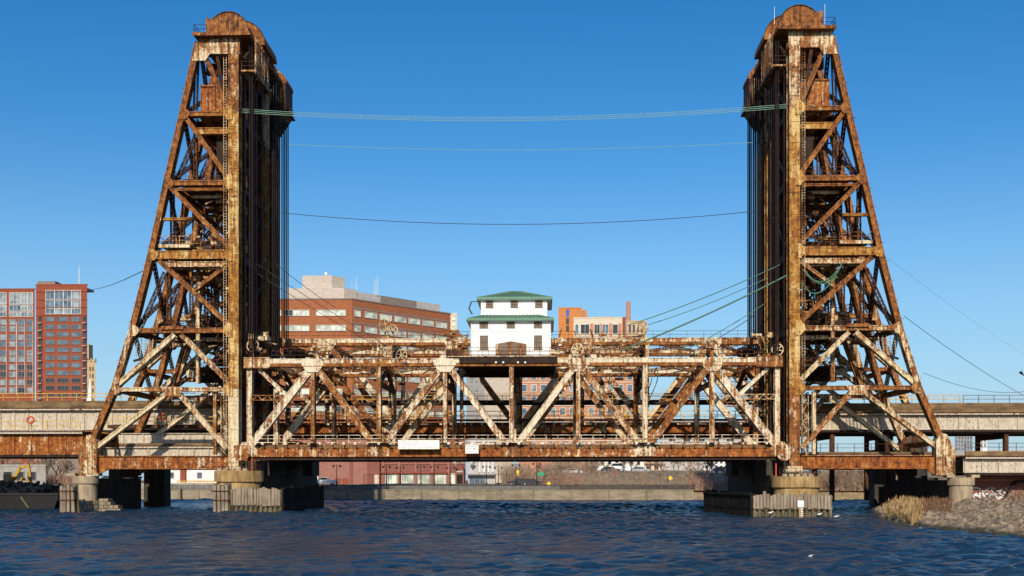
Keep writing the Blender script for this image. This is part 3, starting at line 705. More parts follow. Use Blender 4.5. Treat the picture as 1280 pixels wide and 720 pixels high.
# ================================================================ lift spans
def lift_span(label, xc, pn, zb, zt, y0, y1, front, seed):
    rg = random.Random(seed); pk = lambda l: rg.choice(l)
    S = thing('lift_span', label, 'bridge span', (xc, (y0+y1)/2, zb-.8), 'lift spans')
    bn = [xc+pn*(i-2) for i in range(5)]; tn = [xc+pn*(i-1.5) for i in range(4)]
    V = lambda x, y, z: Vector((x, y, z))
    for ip, y in enumerate((y0, y1)):
        for i in range(4):
            mb = MB().built(V(bn[i]+.01,y,zb), V(bn[i+1]-.01,y,zb), 1.05, .9, step=.9)
            mb.box(bn[i]+.02, bn[i+1]-.02, y-.56, y+.56, zb-.60, zb-.53)
            part('bottom_chord', mb, 'girder_rust', S)
            mb = MB().box(bn[i]+.02, bn[i+1]-.02, y-.2, y+.5, zb-1.0, zb-.61); part('bottom_flange', mb, 'steel_black', S)
        xe = [bn[0]-.4, bn[0]+2.9]+tn+[bn[4]-2.9, bn[4]+.4]
        for i, (a, c) in enumerate(zip(xe[:-1], xe[1:])):
            endp = i in (0, len(xe)-2)
            mb = MB().built(V(a+.01,y,zt), V(c-.01,y,zt), 1.25 if endp else .85, .85, step=.85)
            if not endp:
                k = 3
                for j in range(k): x = a+(c-a)*(j+.5)/k; mb.box(x-.35, x+.35, y-.52, y-.42, zt-.45, zt+.45)
            tc = part('top_chord', mb, 'steel_rusty' if endp else ('truss_cream' if front else pk(['truss_cream','truss_mixed'])), S)
            mb = MB().box(a+.02, c-.02, y-.58, y+.58, zt-(.74 if endp else .56), zt-(.66 if endp else .46))
            if not endp: mb.box(a+.02, c-.02, y-.545, y-.50, zt-.455, zt-.14)
            part('cover_plate', mb, 'steel_rust', tc)
        zl, zh = zb+.5, zt-.45
        part('end_post', MB().built(V(bn[0]+.2,y,zl), V(tn[0],y,zh), 0.9, .8, step=.8), 'truss_cream', S)
        part('end_post', MB().built(V(bn[4]-.2,y,zl), V(tn[3],y,zh), 0.9, .8, step=.8), 'truss_cream', S)
        for i in range(1, 4):
            part('diagonal', MB().built(V(tn[i-1]+.3,y,zh), V(bn[i]-.35,y,zl), .74, .75, step=.75), ['steel_rusty','truss_cream','steel_rusty'][i-1] if front else pk(STEEL_F), S)
            part('diagonal', MB().built(V(tn[i]-.3,y,zh), V(bn[i]+.35,y,zl), .74, .75, step=.75), ['truss_mixed','truss_cream','steel_rust'][i-1] if front else pk(STEEL_F), S)
            part('vertical', MB().built(V(bn[i],y,zl), V(bn[i],y,zh), .52, 1.0, step=.7), pk(['steel_rusty','truss_cream','truss_mixed']), S)
        for x in tn: part('hanger', MB().built(V(x,y,zl), V(x,y,zh), .48, .8, step=.6), pk(['steel_rusty','steel_rusty','truss_mixed']), S)
        for x in bn:
            w_ = 1.3; gm = pk(['truss_cream','truss_mixed','steel_rusty'])
            for yy in (y-.56, y+.56): part('gusset_plate', MB().prism([(x-w_,zb-.5),(x+w_,zb-.5),(x+w_,zb+.3),(x+.55,zb+1.25),(x-.55,zb+1.25),(x-w_,zb+.3)], yy-.03, yy+.03), gm, S)
        for x in tn:
            gm = pk(['truss_cream','truss_mixed'])
            for yy in (y-.54, y+.54): part('gusset_plate', MB().prism([(x-.7,zt-1.25),(x+.7,zt-1.25),(x+1.4,zt-.3),(x+1.0,zt+.42),(x-1.0,zt+.42),(x-1.4,zt-.3)], yy-.03, yy+.03), gm, S)
        # end frames between end post and tower
        for e, sg in ((bn[0], -1), (bn[4], 1)):
            part('end_vertical', MB().built(V(e+sg*-.2,y+.4,zb+.6), V(e+sg*-.2,y+.4,zt-.6), .62, .7), 'truss_mixed', S)
            part('end_strut', MB().lattice(V(e-sg*.5,y+.4,zb+6.9*(zt-zb)/11.3), V(e-sg*5,y+.4,zb+6.9*(zt-zb)/11.3), .7, .4), 'steel_rusty', S)
            part('end_brace', MB().built(V(e-sg*1.3,y+.5,zt-.8), V(e-sg*5,y+.5,zb+7.0*(zt-zb)/11.3), .42, .4), 'truss_cream', S)
            if ip == 0 and front:
                g = MB().prism([(e+sg*.5+a, zb+c) for a, c in ((-1.0,.85),(-1.0,-.35),(-.75,-.85),(-.3,-1.05),(.3,-1.05),(.75,-.85),(1.0,-.35),(1.0,.85))], y-1.02, y-.6); part('bearing_plate', g, 'truss_mixed', S)
    # floor system
    hx = [bn[0]+pn*.5*i for i in range(9)]
    for x in hx:
        mb = MB().box(x-.08, x+.08, y0+.5, y1-.5, zb-.75, zb+.55); mb.box(x-.25, x+.25, y0+.5, y1-.5, zb-.83, zb-.75); part('floor_beam', mb, 'steel_dark', S)
    for yy in np.linspace(y0+2, y1-2, 6):
        mb = MB().box(bn[0]+.1, bn[4]-.1, yy-.06, yy+.06, zb-.45, zb+.4); part('stringer', mb, 'steel_dark', S)
    mb = MB().box(bn[0], bn[4], y0+.75, y1-.75, zb+.57, zb+.82); dk = part('track_deck', mb, 'timber_deck', S)
    for yy in ((y0+y1)/2-4.5, (y0+y1)/2, (y0+y1)/2+4.5):
        for g in (-.72,.72): part('rail', MB().box(bn[0], bn[4], yy+g-.04, yy+g+.04, zb+.83, zb+1.0), 'steel_rust', dk)
    # top laterals and sway frames
    for x in [bn[0]+2.9]+tn+bn[1:4]+[bn[4]-2.9]:
        part('top_strut', MB().lattice(V(x,y0+.5,zt-.1), V(x,y1-.5,zt-.1), .7, .6), 'steel_rusty', S)
        part('sway_strut', MB().lattice(V(x,y0+.5,zt-2.6), V(x,y1-.5,zt-2.6), .5, .5), 'steel_dark', S)
        part('sway_brace', MB().built(V(x,y0+.5,zt-2.5), V(x,(y0+y1)/2,zt-.4), .3, .3), 'steel_dark', S)
        part('sway_brace', MB().built(V(x,y1-.5,zt-2.5), V(x,(y0+y1)/2,zt-.4), .3, .3), 'steel_dark', S)
    tx = [bn[0]+2.9]+sorted(tn+bn[1:4])+[bn[4]-2.9]
    for a, c in zip(tx[:-1], tx[1:]):
        part('top_lateral', MB().lattice(V(a,y0+.5,zt), V(c,y1-.5,zt), .4, .35), 'steel_rusty', S)
        part('top_lateral', MB().lattice(V(a,y1-.5,zt-.02), V(c,y0+.5,zt-.02), .4, .35), 'truss_mixed', S)
    # walkway
    zw = zb+(1.12 if front else .72)
    mb = MB().box(bn[0]+1.5, bn[4]-1.5, y0-1.55, y0-.62, zw, zw+.09); wk = part('walkway', mb, 'truss_cream' if front else 'timber_deck', S)
    k = int(pn*4/1.45)
    for j in range(1, k):
        x = bn[0]+.8+j*1.45
        if x > bn[4]-1.5: break
        mb = MB(); mb.add([(x-.07,y0-1.5,zw-.02),(x-.07,y0-.58,zw-.02),(x-.07,y0-.58,zw-.6),(x+.07,y0-1.5,zw-.02),(x+.07,y0-.58,zw-.02),(x+.07,y0-.58,zw-.6)], [(0,1,2),(3,5,4),(0,3,4,1),(1,4,5,2),(2,5,3,0)])
        mb.box(x-.16, x+.16, y0-1.58, y0-1.48, zw-.22, zw)
        part('bracket', mb, 'truss_cream', wk)
    part('railing', MB().rail([(bn[0]+1.5,y0-1.5,zw+.09),(bn[4]-1.5,y0-1.5,zw+.09)], .85, 1.45, .065), 'truss_cream' if front else 'yellow_paint', wk)
    # catwalk rails on the top chords
    for y in (y0, y1):
        part('railing', MB().rail([(bn[0]+3,y,zt+.45),(bn[4]-3,y,zt+.45)], 1.0, 2.4, .045), 'steel_dark', S)
    return S, bn, tn
PNF = (UX(806,0)-UX(474,0))/2; XCF = UX(639.5,0); ZBF = UZ(640,565,0); ZTF = UZ(640,452.5,0)
PNR = (UX(808,YR0)-UX(488,YR0))/2; XCR = UX(648,YR0); ZBR = UZ(640,536,YR0); ZTR = UZ(640,427,YR0)
spF, bnF, tnF = lift_span('front riveted truss span carrying the white house', XCF, PNF, ZBF, ZTF, YF0, YF1, True, 21)
spR, bnR, tnR = lift_span('rear higher truss span seen through the front truss', XCR, PNR, ZBR, ZTR, YR0, YR1, False, 22)

# rear span: yellow walkway rails and service decks
def zat(py, Y): return UZ(640, py, Y)
for ya, pys, nm in ((YR0-1.2, (503,494), 'yellow_paint'), (YR1+.2, (500,490), 'yellow_paint')):
    za = zat(pys[0], ya)
    mb = MB().box(bnR[0]+1, bnR[4]-1, ya, ya+1.0, za-.35, za); sd = part('service_deck', mb, 'steel_black', spR)
    part('railing', MB().rail([(bnR[0]+1,ya+.05,za),(bnR[4]-1,ya+.05,za)], 1.0, 2.2, .07), nm, sd)
za = zat(524, YR0-1.7); mb = MB().box(bnR[0]+1, bnR[4]-1, YR0-2.0, YR0-1.6, za-.3, za); sd = part('service_deck', mb, 'steel_dark', spR)
part('railing', MB().rail([(bnR[0]+1,YR0-1.95,za),(bnR[4]-1,YR0-1.95,za)], 1.1, 2.5, .09), 'yellow_paint', sd)
for px, py in ((378+62,495),(860,500),(840,508),(600,512)):
    q = U(px, py, YR0-1.3); o = solo('life_ring', MB().ring(q, (0,1,0), .42, .11, 14, 6), 'orange_ring', {440:'orange life ring on the yellow rail left of the sign',860:'upper orange life ring near the right end of the rear span',840:'lower orange life ring near the right end of the rear span',600:'orange life ring on the yellow rail behind the centre panel'}[px], 'life ring', group='life rings')
for px, py in ((195,497),(203,521),(38,525)):
    Y = 15.2 if py != 525 else -.5
    q = U(px, py, Y); solo('life_ring', MB().ring(q, (0,1,0), .42, .11, 14, 6), 'orange_ring', {195:'orange life ring on the top rail behind the left tower',203:'orange life ring on the lower rail behind the left tower',38:'orange life ring on the far left yellow railing'}[px], 'life ring', group='life rings')

# machinery on top of the spans: spoked wheels, drums, boxes
def wheel(px, py, Y, r, label, half=False):
    q = U(px, py, Y); R = thing('spoked_wheel', label, 'wheel', (q.x, q.y, q.z-r-.6), 'catenary tension wheels')
    part('rim', MB().wheel(q, (.25,1,0), r, .085, 6), 'steel_cream', R)
    mb = MB(); mb.bar(q+Vector((0,.25,0)), q+Vector((0,.25,-r-1.0)), .16, .16); mb.bar(q+Vector((-.5,.25,-r-.9)), q+Vector((.5,.25,-r-.9)), .2, .5); part('stand', mb, 'steel_mixed', R)
wheel(473, 437, 1.0, .72, 'cream spoked wheel on the front chord, left of its pair'); wheel(484.5, 440, 3.5, .62, 'cream spoked wheel on the front chord, right of its pair')
wheel(502, 444, 8, .75, 'half sunk spoked wheel behind the front chord')
wheel(481.5, 406, YR0, .85, 'larger spoked wheel standing on the rear chord'); wheel(490.5, 413, YR0+2.5, .8, 'smaller spoked wheel beside it on the rear chord')
wheel(803, 410, YR0, .8, 'spoked wheel on the rear chord right of the house'); wheel(722, 437, 3, .75, 'spoked wheel close to the right wall of the house')
wheel(316, 432, 2, .8, 'spoked wheel at the left end beside the tower'); wheel(972, 437, 2, .7, 'spoked wheel at the right end beside the tower')
rgm = random.Random(77)
def clutter(label, px0, px1, py0, py1, Y0_, Y1_, n, mats, seed):
    rg = random.Random(seed); c = U((px0+px1)/2, py1, (Y0_+Y1_)/2)
    R = thing('hoist_machinery', label, 'machinery', c)
    for j in range(n):
        px = rg.uniform(px0, px1); Y = rg.uniform(Y0_, Y1_); q = U(px, rg.uniform(py0, py1), Y); mb = MB(); k = rg.random(); s = rg.uniform(.2,.52)
        if k < .35: mb.box(q.x-s, q.x+s, q.y-s*.6, q.y+s*.6, q.z-s*.55, q.z+s*.55); mb.box(q.x-s*1.1, q.x+s*1.1, q.y-s*.7, q.y+s*.7, q.z+s*.56, q.z+s*.7); nm = 'gearbox'
        elif k < .6: mb.tube(q-Vector((s*1.4,0,0)), q+Vector((s*1.4,0,0)), s*.45, n=10); mb.tube(q-Vector((s*1.5,0,0)), q-Vector((s*1.3,0,0)), s*.6, n=10); nm = 'drum'
        elif k < .8: mb.bar(q-Vector((0,0,s*1.6)), q+Vector((rg.uniform(-.6,.6),0,s*1.6)), .16, .16); nm = 'bracket'
        else: mb.bar(q-Vector((s*2.4,0,rg.uniform(-.4,.4))), q+Vector((s*2.4,0,rg.uniform(-.4,.4))), .14, .14); nm = 'rod'
        part(nm, mb, rg.choice(mats), R)
MM = ['steel_cream','steel_mixed','steel_rusty','steel_rust','steel_dark','steel_mixed']
clutter('pale machinery packed against the left wall of the house', 557, 583, 414, 446, 2, 9, 22, MM, 1)
clutter('rusty machinery packed against the right wall of the house', 694, 800, 426, 447, 2, 12, 40, MM, 2)
clutter('winding gear on the rear chord right of the house', 694, 812, 414, 428, YR0+.5, YR0+8, 14, MM, 3)
clutter('small fittings at the left end of the spans', 306, 340, 418, 446, 2, 10, 18, MM, 4)
clutter('small fittings at the right end of the spans', 944, 975, 418, 446, 2, 10, 18, MM, 5)
clutter('small fittings on the front chord near the tall left peak', 385, 412, 432, 447, 1, 8, 10, MM, 6)
clutter('small fittings on the front chord near the right peak', 868, 900, 425, 447, 4, 12, 12, MM, 7)
clutter('rusty hanging gear under the right half of the top bracing', 690, 900, 462, 486, 5, 13, 24, ['steel_rust','steel_dark','steel_rusty','steel_dark'], 8)
clutter('rusty hanging gear under the left half of the top bracing', 400, 560, 462, 492, 5, 13, 20, ['steel_dark','steel_rust','steel_dark'], 9)

# ================================================================ control house
YH = 0.8
hz0 = UZ(640, 446.5, YH)
H = thing('control_house', 'white two storey control house with green hipped roofs on the span', 'house', (UX(639,YH), YH+5, hz0))
def hb(mb, px0, px1, py0, py1, ya, yb): return mb.box(UX(px0,YH), UX(px1,YH), ya, yb, UZ(640,py1,YH), UZ(640,py0,YH))
part('wall', hb(MB(), 588.5, 688.5, 400, 446.5, YH, YH+10), 'white_wall', H)
part('wall', hb(MB(), 600.5, 684, 372, 396, YH+1.1, YH+9), 'white_wall', H)
part('band', hb(MB(), 588.2, 688.8, 413.2, 414.2, YH-.05, YH+10.05), 'white_wall', H)
part('band', hb(MB(), 600.2, 684.3, 386.2, 387.2, YH+1.05, YH+9.05), 'white_wall', H)
def roof(px0, px1, py_eave, py_fasc, py_top, ya, yb, inset, name='roof'):
    x0, x1 = UX(px0,YH), UX(px1,YH); z0 = UZ(640,py_eave,YH); z1 = UZ(640,py_fasc,YH); z2 = UZ(640,py_top,ya+inset)
    r = part(name, MB().box(x0, x1, ya, yb, z0, z1), 'green_fascia', H)
    iy = inset if inset < (yb-ya)/2 else (yb-ya)/2-.05
    a = [(x0+.05,ya+.05,z1),(x1-.05,ya+.05,z1),(x1-.05,yb-.05,z1),(x0+.05,yb-.05,z1),(x0+inset,ya+iy,z2),(x1-inset,ya+iy,z2),(x1-inset,yb-iy,z2),(x0+inset,yb-iy,z2)]
    part('hip', MB().add(a, [(0,1,5,4),(1,2,6,5),(2,3,7,6),(3,0,4,7),(4,5,6,7)]), 'green_roof', r)
    seam = MB(); k = 17
    for j in range(1, k):
        f = j/k; p = Vector(a[0]).lerp(Vector(a[1]), f); q = Vector(a[4]).lerp(Vector(a[5]), f); up = Vector((0,-.02,.04)); seam.bar(p+up, q+up, .06, .06)
    part('seam', seam, 'green_fascia', r)
    s = part('soffit', MB().box(x0+.1, x1-.1, ya+.1, yb-.1, z0-.05, z0-.005), 'white_wall', r)
roof(583.5, 692.5, 401.5, 398, 392.5, YH-.55, YH+10.6, 2.2)
roof(595.5, 690.5, 373.5, 370, 364.5, YH+.5, YH+9.6, 4.0)
def hwin(px0, px1, py0, py1, Y, mat='window_board', name='window', bars=1):
    x0, x1 = UX(px0,YH), UX(px1,YH); z0, z1 = UZ(640,py1,YH), UZ(640,py0,YH)
    fr = MB(); t_ = .07
    fr.box(x0-t_, x0, Y-.06, Y, z0, z1); fr.box(x1, x1+t_, Y-.06, Y, z0, z1); fr.box(x0-t_, x1+t_, Y-.06, Y, z1, z1+t_); fr.box(x0-t_*1.6, x1+t_*1.6, Y-.12, Y, z0-t_, z0)
    f = part(name, fr, 'window_board', H)
    part('pane', MB().box(x0, x1, Y-.015, Y-.003, z0, z1), mat, f)
    b = MB(); 
    for i in range(1, bars+1): x = x0+(x1-x0)*i/(bars+1); b.box(x-.02, x+.02, Y-.04, Y-.016, z0, z1)
    b.box(x0, x1, Y-.045, Y-.02, (z0+z1)/2-.02, (z0+z1)/2+.02); part('glazing_bar', b, 'white_paint' if mat != 'window_board' else 'steel_dark', f)
for a, c in ((600,609.5),(634,643),(668,677)): hwin(a, c, 402.8, 409.5, YH)
for a, c in ((600.5,609.5),(668,677)): hwin(a, c, 420, 436.5, YH, bars=2)
for a, c in ((607.5,615.5),(638.5,646.5),(669.5,677.5)): hwin(a, c, 375, 382.5, YH+1.1)
x0, x1 = UX(619.5,YH), UX(658,YH); z0, z1, z2 = UZ(640,444,YH), UZ(640,430,YH), UZ(640,426.5,YH)
dr = part('door', MB().prism([(x0,z0),(x1,z0),(x1,z1),((x0+x1)/2,z2),(x0,z1)], YH-.06, YH-.004), 'window_board', H)
for j in range(14):
    xa = x0+.08+(x1-x0-.16)*j/14; xb = x0+.08+(x1-x0-.16)*(j+1)/14-.03; f = 1-abs((xa+xb)/2-(x0+x1)/2)/((x1-x0)/2)
    part('plank', MB().box(xa, xb, YH-.10, YH-.061, z0+.05, z1+(z2-z1)*f-.1), rgm.choice(['door_wood','window_board','steel_rusty','door_wood']), dr)
for px in (589.6, 687.4): part('downpipe', MB().tube(U(px,402,YH-.12), U(px,446,YH-.12), .06, n=6), 'white_paint', H)
for i_ in range(1, 9):
    px = 588.5+i_*100/9
    if 617 < px < 660 or 598 < px < 612 or 666 < px < 679: continue
    part('batten', MB().box(UX(px,YH)-.025, UX(px,YH)+.025, YH-.02, YH-.001, UZ(640,446,YH), UZ(640,402,YH)), 'white_wall', H)
part('gutter', MB().box(UX(583.3,YH), UX(692.7,YH), YH-.66, YH-.555, UZ(640,402,YH), UZ(640,400.8,YH)), 'green_roof', H)
# crane arm on the left
mb = MB(); a = U(598,377,YH+2); mb.bar(a, a+Vector((-.9,0,.0)), .1, .1); mb.bar(a+Vector((-.9,0,0)), a+Vector((-1.2,0,-.9)), .16, .16); mb.bar(a+Vector((-1.2,0,-.9)), a+Vector((-.8,0,-1.6)), .2, .2); part('davit', mb, 'black_metal', H)
# platform under it
mb = MB(); zp = hz0; mb.box(UX(560,-.9), UX(697,-.9), -.9, 13, zp-.12, zp-.01); pf = part('house_platform', mb, 'steel_mixed', spF)
mb = MB().box(UX(574,-.8), UX(697,-.8), -.78, -.55, zp-.9, zp-.13); part('fascia_beam', mb, 'steel_black', pf)
for px in (620,629,647.5,656.5): q = U(px, 453, -.8); part('bolt', MB().tube(q+Vector((0,-.1,0)), q+Vector((0,.05,0)), .13, n=8), 'white_paint', pf)
part('railing', MB().rail([(UX(572,-.9),-.85,zp),(UX(700,-.9),-.85,zp)], 1.05, 1.3, .05), 'steel_dark', pf)
mb = MB()
for yy in np.linspace(.8, 12.5, 6): mb.box(UX(578,0), UX(694,0), yy-.1, yy+.1, zp-1.5, zp-.13)
part('deck_beam', mb, 'steel_black', pf)
part('grille', MB().box(UX(557,-.9), UX(577,-.9), -.95, -.9, zp+.0, zp+.75), 'steel_dark', pf)

# sign boards on the front railing
def sign(px0, px1, py0, py1, label, lines, seed):
    Y = -1.72; x0, x1 = UX(px0,Y), UX(px1,Y); z0, z1 = UZ(640,py1,Y), UZ(640,py0,Y); rg = random.Random(seed)
    R = thing('sign_board', label, 'sign', ((x0+x1)/2, Y, z0))
    part('panel', MB().box(x0, x1, Y-.03, Y+.03, z0, z1), 'sign_white', R)
    fr = MB(); 
    for a in (x0, x1-.05): fr.box(a, a+.05, Y-.045, Y-.031, z0, z1)
    for a in (z0, z1-.05): fr.box(x0+.05, x1-.05, Y-.045, Y-.031, a, a+.05)
    part('frame', fr, 'steel_cream', R)
    br = MB()
    for f in (.15,.85): x = x0+(x1-x0)*f; br.box(x-.04, x+.04, Y+.03, Y+.2, z0+.1, z1-.1)
    part('bracket', br, 'steel_dark', R)
    mb = MB()
    for li, (f0, f1, hh) in enumerate(lines):
        zc = z1-(li+.75)*(z1-z0)/(len(lines)+.5); x = x0+(x1-x0)*f0; xe = x0+(x1-x0)*f1
        while x < xe:
            nl = rg.randint(2,7)
            for _ in range(nl):
                wv = hh*rg.uniform(.45,.7)
                if x+wv > xe: break
                k = rg.random(); tt = hh*.17
                mb.box(x, x+tt, Y-.036, Y-.0305, zc-hh/2, zc+hh/2)
                if k < .7: mb.box(x+tt, x+wv, Y-.036, Y-.0305, zc+hh/2-tt, zc+hh/2)
                if k > .3: mb.box(x+tt, x+wv, Y-.036, Y-.0305, zc-tt/2, zc+tt/2)
                if .2 < k < .6: mb.box(x+wv-tt, x+wv, Y-.036, Y-.0305, zc-hh/2, zc+hh/2-tt)
                x += wv+hh*.2
            x += hh*.5
    part('lettering', mb, 'sign_ink', R)
sign(497.5, 549.5, 549.7, 561.5, 'long white notice board with lines of small lettering', [(.06,.88,.10),(.06,.68,.10),(.10,.92,.10),(.06,.98,.10)], 3)
sign(581.5, 598.5, 555.5, 567, 'small white board with bold dark lettering right of the long notice', [(.08,.92,.22),(.08,.92,.22),(.2,.6,.12)], 4)

# ================================================================ approaches
def girder_bridge(label, xa, xb, Yw, depthY, z_top, z_bot, mat, cap=None, stiff=2.2, capmat='timber_deck', railmat=None, rail_x=None, rail_h=1.05, both=True, ext=.7, group='approach spans'):
    """plate girders with stiffeners carrying a deck; the near girder's web stands on Yw"""
    R = thing('approach_span', label, 'girder bridge', ((xa+xb)/2, Yw+depthY/2, z_bot), group)
    ys = (Yw, Yw+depthY) if both else (Yw,)
    for i, y in enumerate(ys):
        mb = MB().box(xa, xb, y-.06, y+.06, z_bot+.1, z_top-.1); mb.box(xa, xb, y-.32, y+.32, z_bot, z_bot+.09)
        g = part('girder', mb, mat, R)
        mb = MB().box(xa, xb, y-.34, y+.34, z_top-.09, z_top); part('top_flange', mb, mat, g)
        mb = MB().box(xa, xb, y-.30, y+.30, z_bot-.32, z_bot-.005); part('bottom_flange', mb, 'steel_black', g)
        k = int((xb-xa)/stiff)
        sm = MB().box(-.06, .06, -.2, 0, 0, z_top-z_bot-.2).mesh('stiffener', mat)
        for j in range(k+1): piece('stiffener', sm, g, (xa+.2+j*(xb-xa-.4)/k, y-.06, z_bot+.1))
    if cap:
        mb = MB().box(xa, xb, Yw-ext, Yw+depthY+ext, z_top+.01, z_top+.25); dk = part('deck', mb, 'steel_dark', R)
        mb = MB().box(xa, xb, Yw-ext-.05, Yw-ext+.2, z_top+.26, z_top+cap); part('deck_edge', mb, capmat, dk)
        mb = MB().box(xa, xb, Yw-ext-.12, Yw-ext+.2, z_top-.08, z_top+.1); part('kerb', mb, 'girder_cream', dk)
        for yy in (Yw+depthY*.3, Yw+depthY*.7):
            for gg in (-.72,.72): part('rail', MB().box(xa, xb, yy+gg-.04, yy+gg+.04, z_top+.26, z_top+.42), 'steel_rust', dk)
    if railmat:
        for q, (ra, rb, rm) in enumerate(rail_x):
            part('railing', MB().rail([(ra,Yw-ext,z_top+(cap or 0)),(rb,Yw-ext,z_top+(cap or 0))], rail_h, 2.1, .09 if rm == 'yellow_paint' else .06), rm, R)
    return R
FAR = 260
z = lambda py, Y: UZ(640, py, Y)
# front left: rusty girder ending at the tower leg
girder_bridge('rust red plate girder approach running off to the left', -FAR, UX(106,1.2), 1.2, 11, z(541,1.2), z(568,1.2), 'girder_rust', cap=.32, railmat=1, rail_x=[(-FAR, UX(100,.5), 'yellow_paint')], rail_h=1.2, capmat='girder_cream')
# track girders through the left tower bay
girder_bridge('cream girders carrying track through the left tower bay', UX(128,12.5), UX(282,12.5), 12.5, 2.5, z(541,12.5), z(554,12.5), 'girder_cream', stiff=2.6, cap=None, group='tower bay girders')
girder_bridge('lower cream girder with brown ledge in the left tower bay', UX(128,8), UX(282,8), 8, 3, z(559,8), z(571,8), 'girder_cream', cap=.55, stiff=1.9, ext=.3, group='tower bay girders')
# rear left, higher
girder_bridge('high cream girder approach with yellow rail behind the left tower', -FAR, UX(318,17.4), 17.4, 15, z(511.5,17.4), z(537,17.4), 'girder_cream', cap=1.25, railmat=1, rail_x=[(-FAR, UX(300,17), 'yellow_paint')], stiff=2.0)
R = thing('service_walkway', 'yellow railed walkway below the high girder behind the left tower', 'walkway', U(220,531,15.5))
xa, xb, zz = UX(135,15.5), UX(274,15.5), z(530.5,15.5)
part('deck', MB().box(xa, xb, 15.3, 16.4, zz-.45, zz), 'steel_dark', R); part('railing', MB().rail([(xa,15.35,zz),(xb,15.35,zz)], 1.1, 2.3, .09), 'yellow_paint', R)
mb = MB()
for k in range(8): x = xa+.4+k*(xb-xa-.8)/7; mb.box(x-.06, x+.06, 15.9, 17.3, zz-.2, zz-.05)
part('bracket', mb, 'steel_dark', R)
# rear right, higher
girder_bridge('high cream girder approach leaving on the right behind the tower', UX(975,17.4), FAR, 17.4, 15, z(519,17.4), z(538,17.4), 'girder_cream', cap=1.55, railmat=1, rail_x=[(UX(1000,17), UX(1199,17), 'yellow_paint'), (UX(1203,17), FAR, 'steel_dark')], stiff=2.7)
# front right
girder_bridge('low cream girder approach with flaking paint at the right edge', UX(1204,1.2), FAR, 1.2, 11, z(573,1.2), z(591,1.2), 'girder_cream', cap=.85, railmat=1, rail_x=[(UX(1206,.5), FAR, 'steel_dark')], stiff=2.05, rail_h=1.0)
girder_bridge('brown edged girders carrying track through the right tower bay', UX(1004,8), UX(1172,8), 8, 4, z(570,8), z(578,8), 'girder_cream', cap=.5, stiff=2.2, ext=.4, railmat=1, rail_x=[(UX(1004,8), UX(1172,8), 'steel_dark')], group='tower bay girders')
# bents under the high approaches
for px, nm in ((1109,'slim dark steel bent under the high right approach'),(1257,'thin post under the high right approach near the edge'),(1040,'steel bent under the high approach beside the right tower')):
    Y = 18; x = UX(px, Y); mb = MB()
    for yy in (Y, Y+10): mb.box(x-.3, x+.3, yy-.3, yy+.3, 1.0, z(538,17.4)-.35)
    mb.box(x-.25, x+.25, Y+.3, Y+9.7, z(538,17.4)-1.2, z(538,17.4)-.36); solo('steel_bent', mb, 'steel_dark', nm, 'bridge support', group='bents under the approaches')
x = -73.0
mb = MB().box(x-.8, x+.8, 1.4, 12, -2, z(568,1.2)-.33); mb.box(x-1.1, x+1.1, 1.0, 12.4, z(568,1.2)-1.0, z(568,1.2)-.34)
solo('approach_pier', mb, 'concrete_pier', 'concrete pier under the rust red approach beyond the left edge', 'pier')

# ================================================================ piers and fenders
def drum_poly(cx, cy, r, n=28): return [(cx+r*math.cos(2*math.pi*i/n), cy+r*math.sin(2*math.pi*i/n)) for i in range(n)]
streaky('timber_shaded', [(.004,.0035,.003),(.010,.008,.007),(.022,.018,.014)], sx=4, sz=.3)  # near-black planks: shade on the fender sides painted into the colour
streaky('concrete_dark', [(.02,.017,.014),(.05,.042,.033),(.10,.082,.06)])  # dark copy of the pier concrete, shade under the spans painted in
def river_pier(px, label, ztop, side):
    cx = UX(px, 0); R = thing('river_pier', label, 'pier', (cx, 8, -1), 'bridge piers')
    part('drum_cap', MB().prismz(drum_poly(cx,0,3.05), ztop-1.35, ztop), 'concrete_ochre', R)
    part('drum', MB().prismz(drum_poly(cx,0,2.75), -1, ztop-1.36), 'concrete_ochre', R)
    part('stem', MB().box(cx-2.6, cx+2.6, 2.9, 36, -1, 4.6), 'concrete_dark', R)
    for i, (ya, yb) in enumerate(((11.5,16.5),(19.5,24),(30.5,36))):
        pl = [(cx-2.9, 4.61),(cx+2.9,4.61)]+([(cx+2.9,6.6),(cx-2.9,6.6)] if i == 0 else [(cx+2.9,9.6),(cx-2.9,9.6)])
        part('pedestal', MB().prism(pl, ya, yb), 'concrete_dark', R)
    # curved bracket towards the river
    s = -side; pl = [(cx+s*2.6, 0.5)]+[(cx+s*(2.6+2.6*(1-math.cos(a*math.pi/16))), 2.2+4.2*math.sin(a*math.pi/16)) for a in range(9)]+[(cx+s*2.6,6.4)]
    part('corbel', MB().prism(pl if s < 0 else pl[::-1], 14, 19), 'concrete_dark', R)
    part('railing', MB().rail([(cx-2.4,-1.7,ztop),(cx+2.4,-1.7,ztop),(cx+2.4,2,ztop)], 1.0, .9, .05), 'steel_dark', R)
    for k in range(5): x = cx-1.9+k*.8; part('anchor_block', MB().box(x-.28, x+.28, -2.2, -1.8, ztop, ztop+.3), 'concrete_pier', R)
    return R
river_pier(299, 'round ochre concrete pier under the left end of the span', 5.15, -1)
river_pier(995.5, 'round ochre concrete pier under the right end of the span', 4.45, 1)
